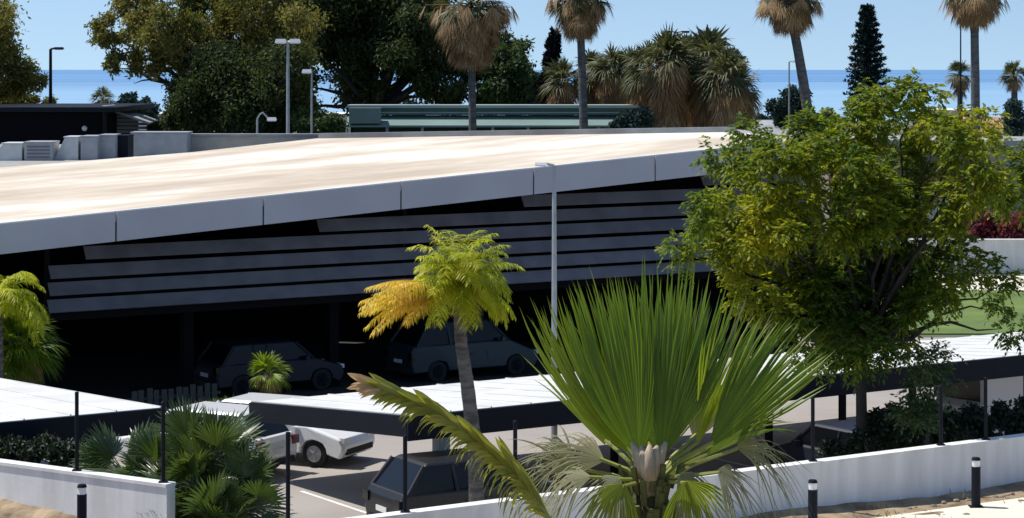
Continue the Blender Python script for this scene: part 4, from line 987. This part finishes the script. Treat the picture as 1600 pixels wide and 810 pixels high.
FLf(g2, 985, 712, .12, -15, 1.28, 84, nx=-.3, nseg=34, join=.52, rnd=.18, gather=.5, droop=.03)
FLf(g2, 972, 705, .22, -16, 1.32, 78, nx=-.35, nseg=32, join=.5, rnd=.16, droop=.05, gather=.5)
FLf(g2, 950, 700, .35, -20, 1.15, 70, nx=-.7, nseg=26, join=.45, rnd=.2, droop=.12, gather=.35)
FLf(g1, 1045, 690, .3, 8, 1.28, 74, nx=.1, nseg=30, join=.5, rnd=.16, gather=.4)
FLf(g3, 1085, 690, .35, 18, 1.15, 76, nx=.1, nseg=34, join=.40, rnd=.16, gather=.4)
FLf(g2, 1088, 700, -.05, 17, .95, 52, nx=.85, nz=.5, nseg=26, join=.6, rnd=.18, droop=.12, ny=-.5, gather=.15)
FLf(g1, 1108, 700, -.1, 37, 1.10, 52, nx=.2, nz=.3, nseg=28, join=.62, rnd=.16, droop=.05, ny=-.9, gather=.3)
FLf(g2, 1118, 700, .15, 36, 1.12, 66, nx=-.2, nz=.4, nseg=28, join=.55, rnd=.18, droop=.08, gather=.3)
FLf(g1, 1100, 715, .1, 48, .80, 46, nx=-.3, nz=.6, nseg=22, join=.6, rnd=.18, droop=.18, ny=-.6)
FLf(g3, 900, 735, .2, -55, .62, 90, nx=-.4, nz=.7, nseg=22, join=.4, droop=.6, ny=-.6)
FLf(g3, 1060, 740, -.25, 140, .48, 110, nx=.1, nz=.6, nseg=22, join=.35, droop=.7, ny=-.7)
FLf(g3, 970, 745, -.25, -140, .48, 110, nx=-.1, nz=.6, nseg=22, join=.35, droop=.7, ny=-.7)
# drooping lower leaves (both sides)
FLf(g3, 945, 720, .1, -70, .75, 110, nx=-.2, nz=.9, nseg=26, join=.35, droop=.75, ny=-.6)
FLf(g3, 925, 745, -.2, -95, .55, 110, nx=-.2, nz=.9, nseg=22, join=.35, droop=.8, ny=-.4)
FLf(g3, 1150, 700, .1, 85, .6, 120, nx=.2, nz=.9, nseg=26, join=.35, droop=.8, ny=-.5)
FLf(g3, 1120, 735, -.25, 120, .5, 120, nx=.4, nz=.6, nseg=24, join=.35, droop=.8, ny=-.6)
FLf(g2, 1070, 750, -.3, 160, .5, 120, nx=.1, nz=.3, nseg=22, join=.4, droop=.5, ny=-.9)
FLf(g2, 975, 755, -.3, -155, .5, 110, nx=-.1, nz=.3, nseg=22, join=.4, droop=.5, ny=-.9)
g1.build('upright_fronds', M_FAN, fp); g2.build('sunlit_tint_fronds', M_FANY, fp); g3.build('old_fronds', M_FANOLD, fp); ps.build('leaf_stalks', mat('stalk_yellow', (.26, .28, .06), .45), fp)  # sunlit look of some fronds is put into a paler, yellower leaf colour
# long drooping frond to the left
df = thing('drooping_frond_palm', 'long yellow-green frond with browned tip drooping in front of the black car', 'palm frond', (GX(900, 15.5), 15.5, 1.2))
rc = [P(905, 900, 15.6), P(858, 812, 15.5), P(812, 750, 15.4), P(755, 698, 15.3), P(692, 652, 15.2), P(632, 622, 15.1), P(588, 606, 15.0)]
rm = MB(); rm.tube([Vector((GX(900, 15.5), 15.5, 1.2)), P(915, 1100, 15.6), *rc], [.09, .05, .026, .022, .02, .018, .014, .01, .004], 6); rm.build('stalk', MATS['stalk_yellow'], df)
yb_ = MB(); br = MB()
N_ = 58
for j in range(N_):
    t = j / (N_ - 1); f = (1.0 + t * 5.0) ; i = min(int(f), 5); q = rc[i].lerp(rc[i + 1], f - i); dv = (rc[i + 1] - rc[i]).normalized()
    up_ = dv.cross(Vector((0, -1, 0))).normalized()
    if up_.z < 0: up_ = -up_
    brown = t > .86 + R.uniform(-.08, .05)
    mbx = br if brown else yb_
    for sg in (0, 1, 2):
        if sg == 0: # upper segments, straight along and up
            L_ = (.44 - .18 * t) * R.uniform(.85, 1.1); a = (dv * 1.0 + up_ * .13 + Vector((0, R.uniform(-.15, .2), 0))).normalized(); hang = .03; w_ = .05
        elif sg == 1:
            L_ = (.38 - .16 * t) * R.uniform(.8, 1.15); a = (dv * .95 - up_ * .15 + Vector((0, -R.uniform(.1, .5), 0))).normalized(); hang = 1.5 - 1.35 * t; w_ = .035
        else:
            L_ = (.34 - .14 * t) * R.uniform(.7, 1.1); a = (dv * .7 - up_ * .05 + Vector((R.uniform(-.2, .2), R.uniform(.1, .6), 0))).normalized(); hang = 1.7 - 1.5 * t; w_ = .03
        s_ = a.cross(Vector((R.uniform(-.3, .3), -1, R.uniform(-.3, .5)))).normalized(); vs = []; fs = []; p = q.copy(); dd = a.copy(); n_ = 7
        for k in range(n_ + 1):
            wk = w_ * math.sin(math.pi * (.12 + .88 * k / n_)) ** .6 * (1 if k < n_ else 0) / 2
            nrm = s_.cross(dd)
            vs += [p - s_ * wk, p + nrm * wk * .5, p + s_ * wk]
            if k: b = (k - 1) * 3; fs += [(b, b + 1, b + 4, b + 3), (b + 1, b + 2, b + 5, b + 4)]
            dd = (dd + Vector((0, 0, -1)) * hang * (k / n_) * .8).normalized(); p = p + dd * L_ / n_
        mbx.add(vs, fs)
yb_.build('leaflets', mat('olive_yellow_leaf', (0, 0, 0), .45, island=[(.20, .22, .02), (.30, .31, .04), (.40, .38, .10)], trans=.4, tcol=(1.4, 1.4, .8)), df)
br.build('browned_tip', mat('brown_tip', (0, 0, 0), .7, island=[(.46, .32, .14), (.58, .42, .22), (.42, .38, .10)], trans=.3, tcol=(1.3, 1.2, 1)), df)

# ------------------------------------------------------------------ small ground details
mb = MB(); n_ = 2600; t_ = rng.random(n_); s_ = rng.random(n_) ** 1.3 * 1.9 + .12
ctr = (np.sin(t_ * 61) + np.sin(t_ * 23 + 1) + rng.normal(size=n_) * .8) > .2
t_ = t_[ctr]; s_ = s_[ctr]; n_ = len(t_)
X = -1 + t_ * 22; Y = 36.5 + .65 * (X + 2.3)
p = np.stack([X + U.y * s_, Y - U.x * s_, np.full(n_, 1.2)], 1)
d = unit(rng.normal(size=(n_, 3)) * .6 + np.array([0, 0, 1])); s = unit(np.cross(d, rng.normal(size=(n_, 3))))
mb.quads(diamonds(p, d, s, .10 + .14 * rng.random(n_), np.full(n_, .02))); tag(mb.build('grass', M_GRASS), 'sparse dry grass on the soil at the wall foot', 'grass', None, 'stuff')
mb = MB()
for i in range(260):
    X = R.uniform(-1, 21); s_ = R.uniform(.2, 1.8); q = Vector((X + U.y * s_, 36.5 + .65 * (X + 2.3) - U.x * s_, 1.24)); r_ = R.uniform(.02, .075)
    mb.ball(q, (r_ * 1.2, r_, r_ * .7), 6, 4)
tag(mb.build('stones', M_ROCK), 'scattered small stones on the soil at the wall foot', 'stones', None, 'stuff')
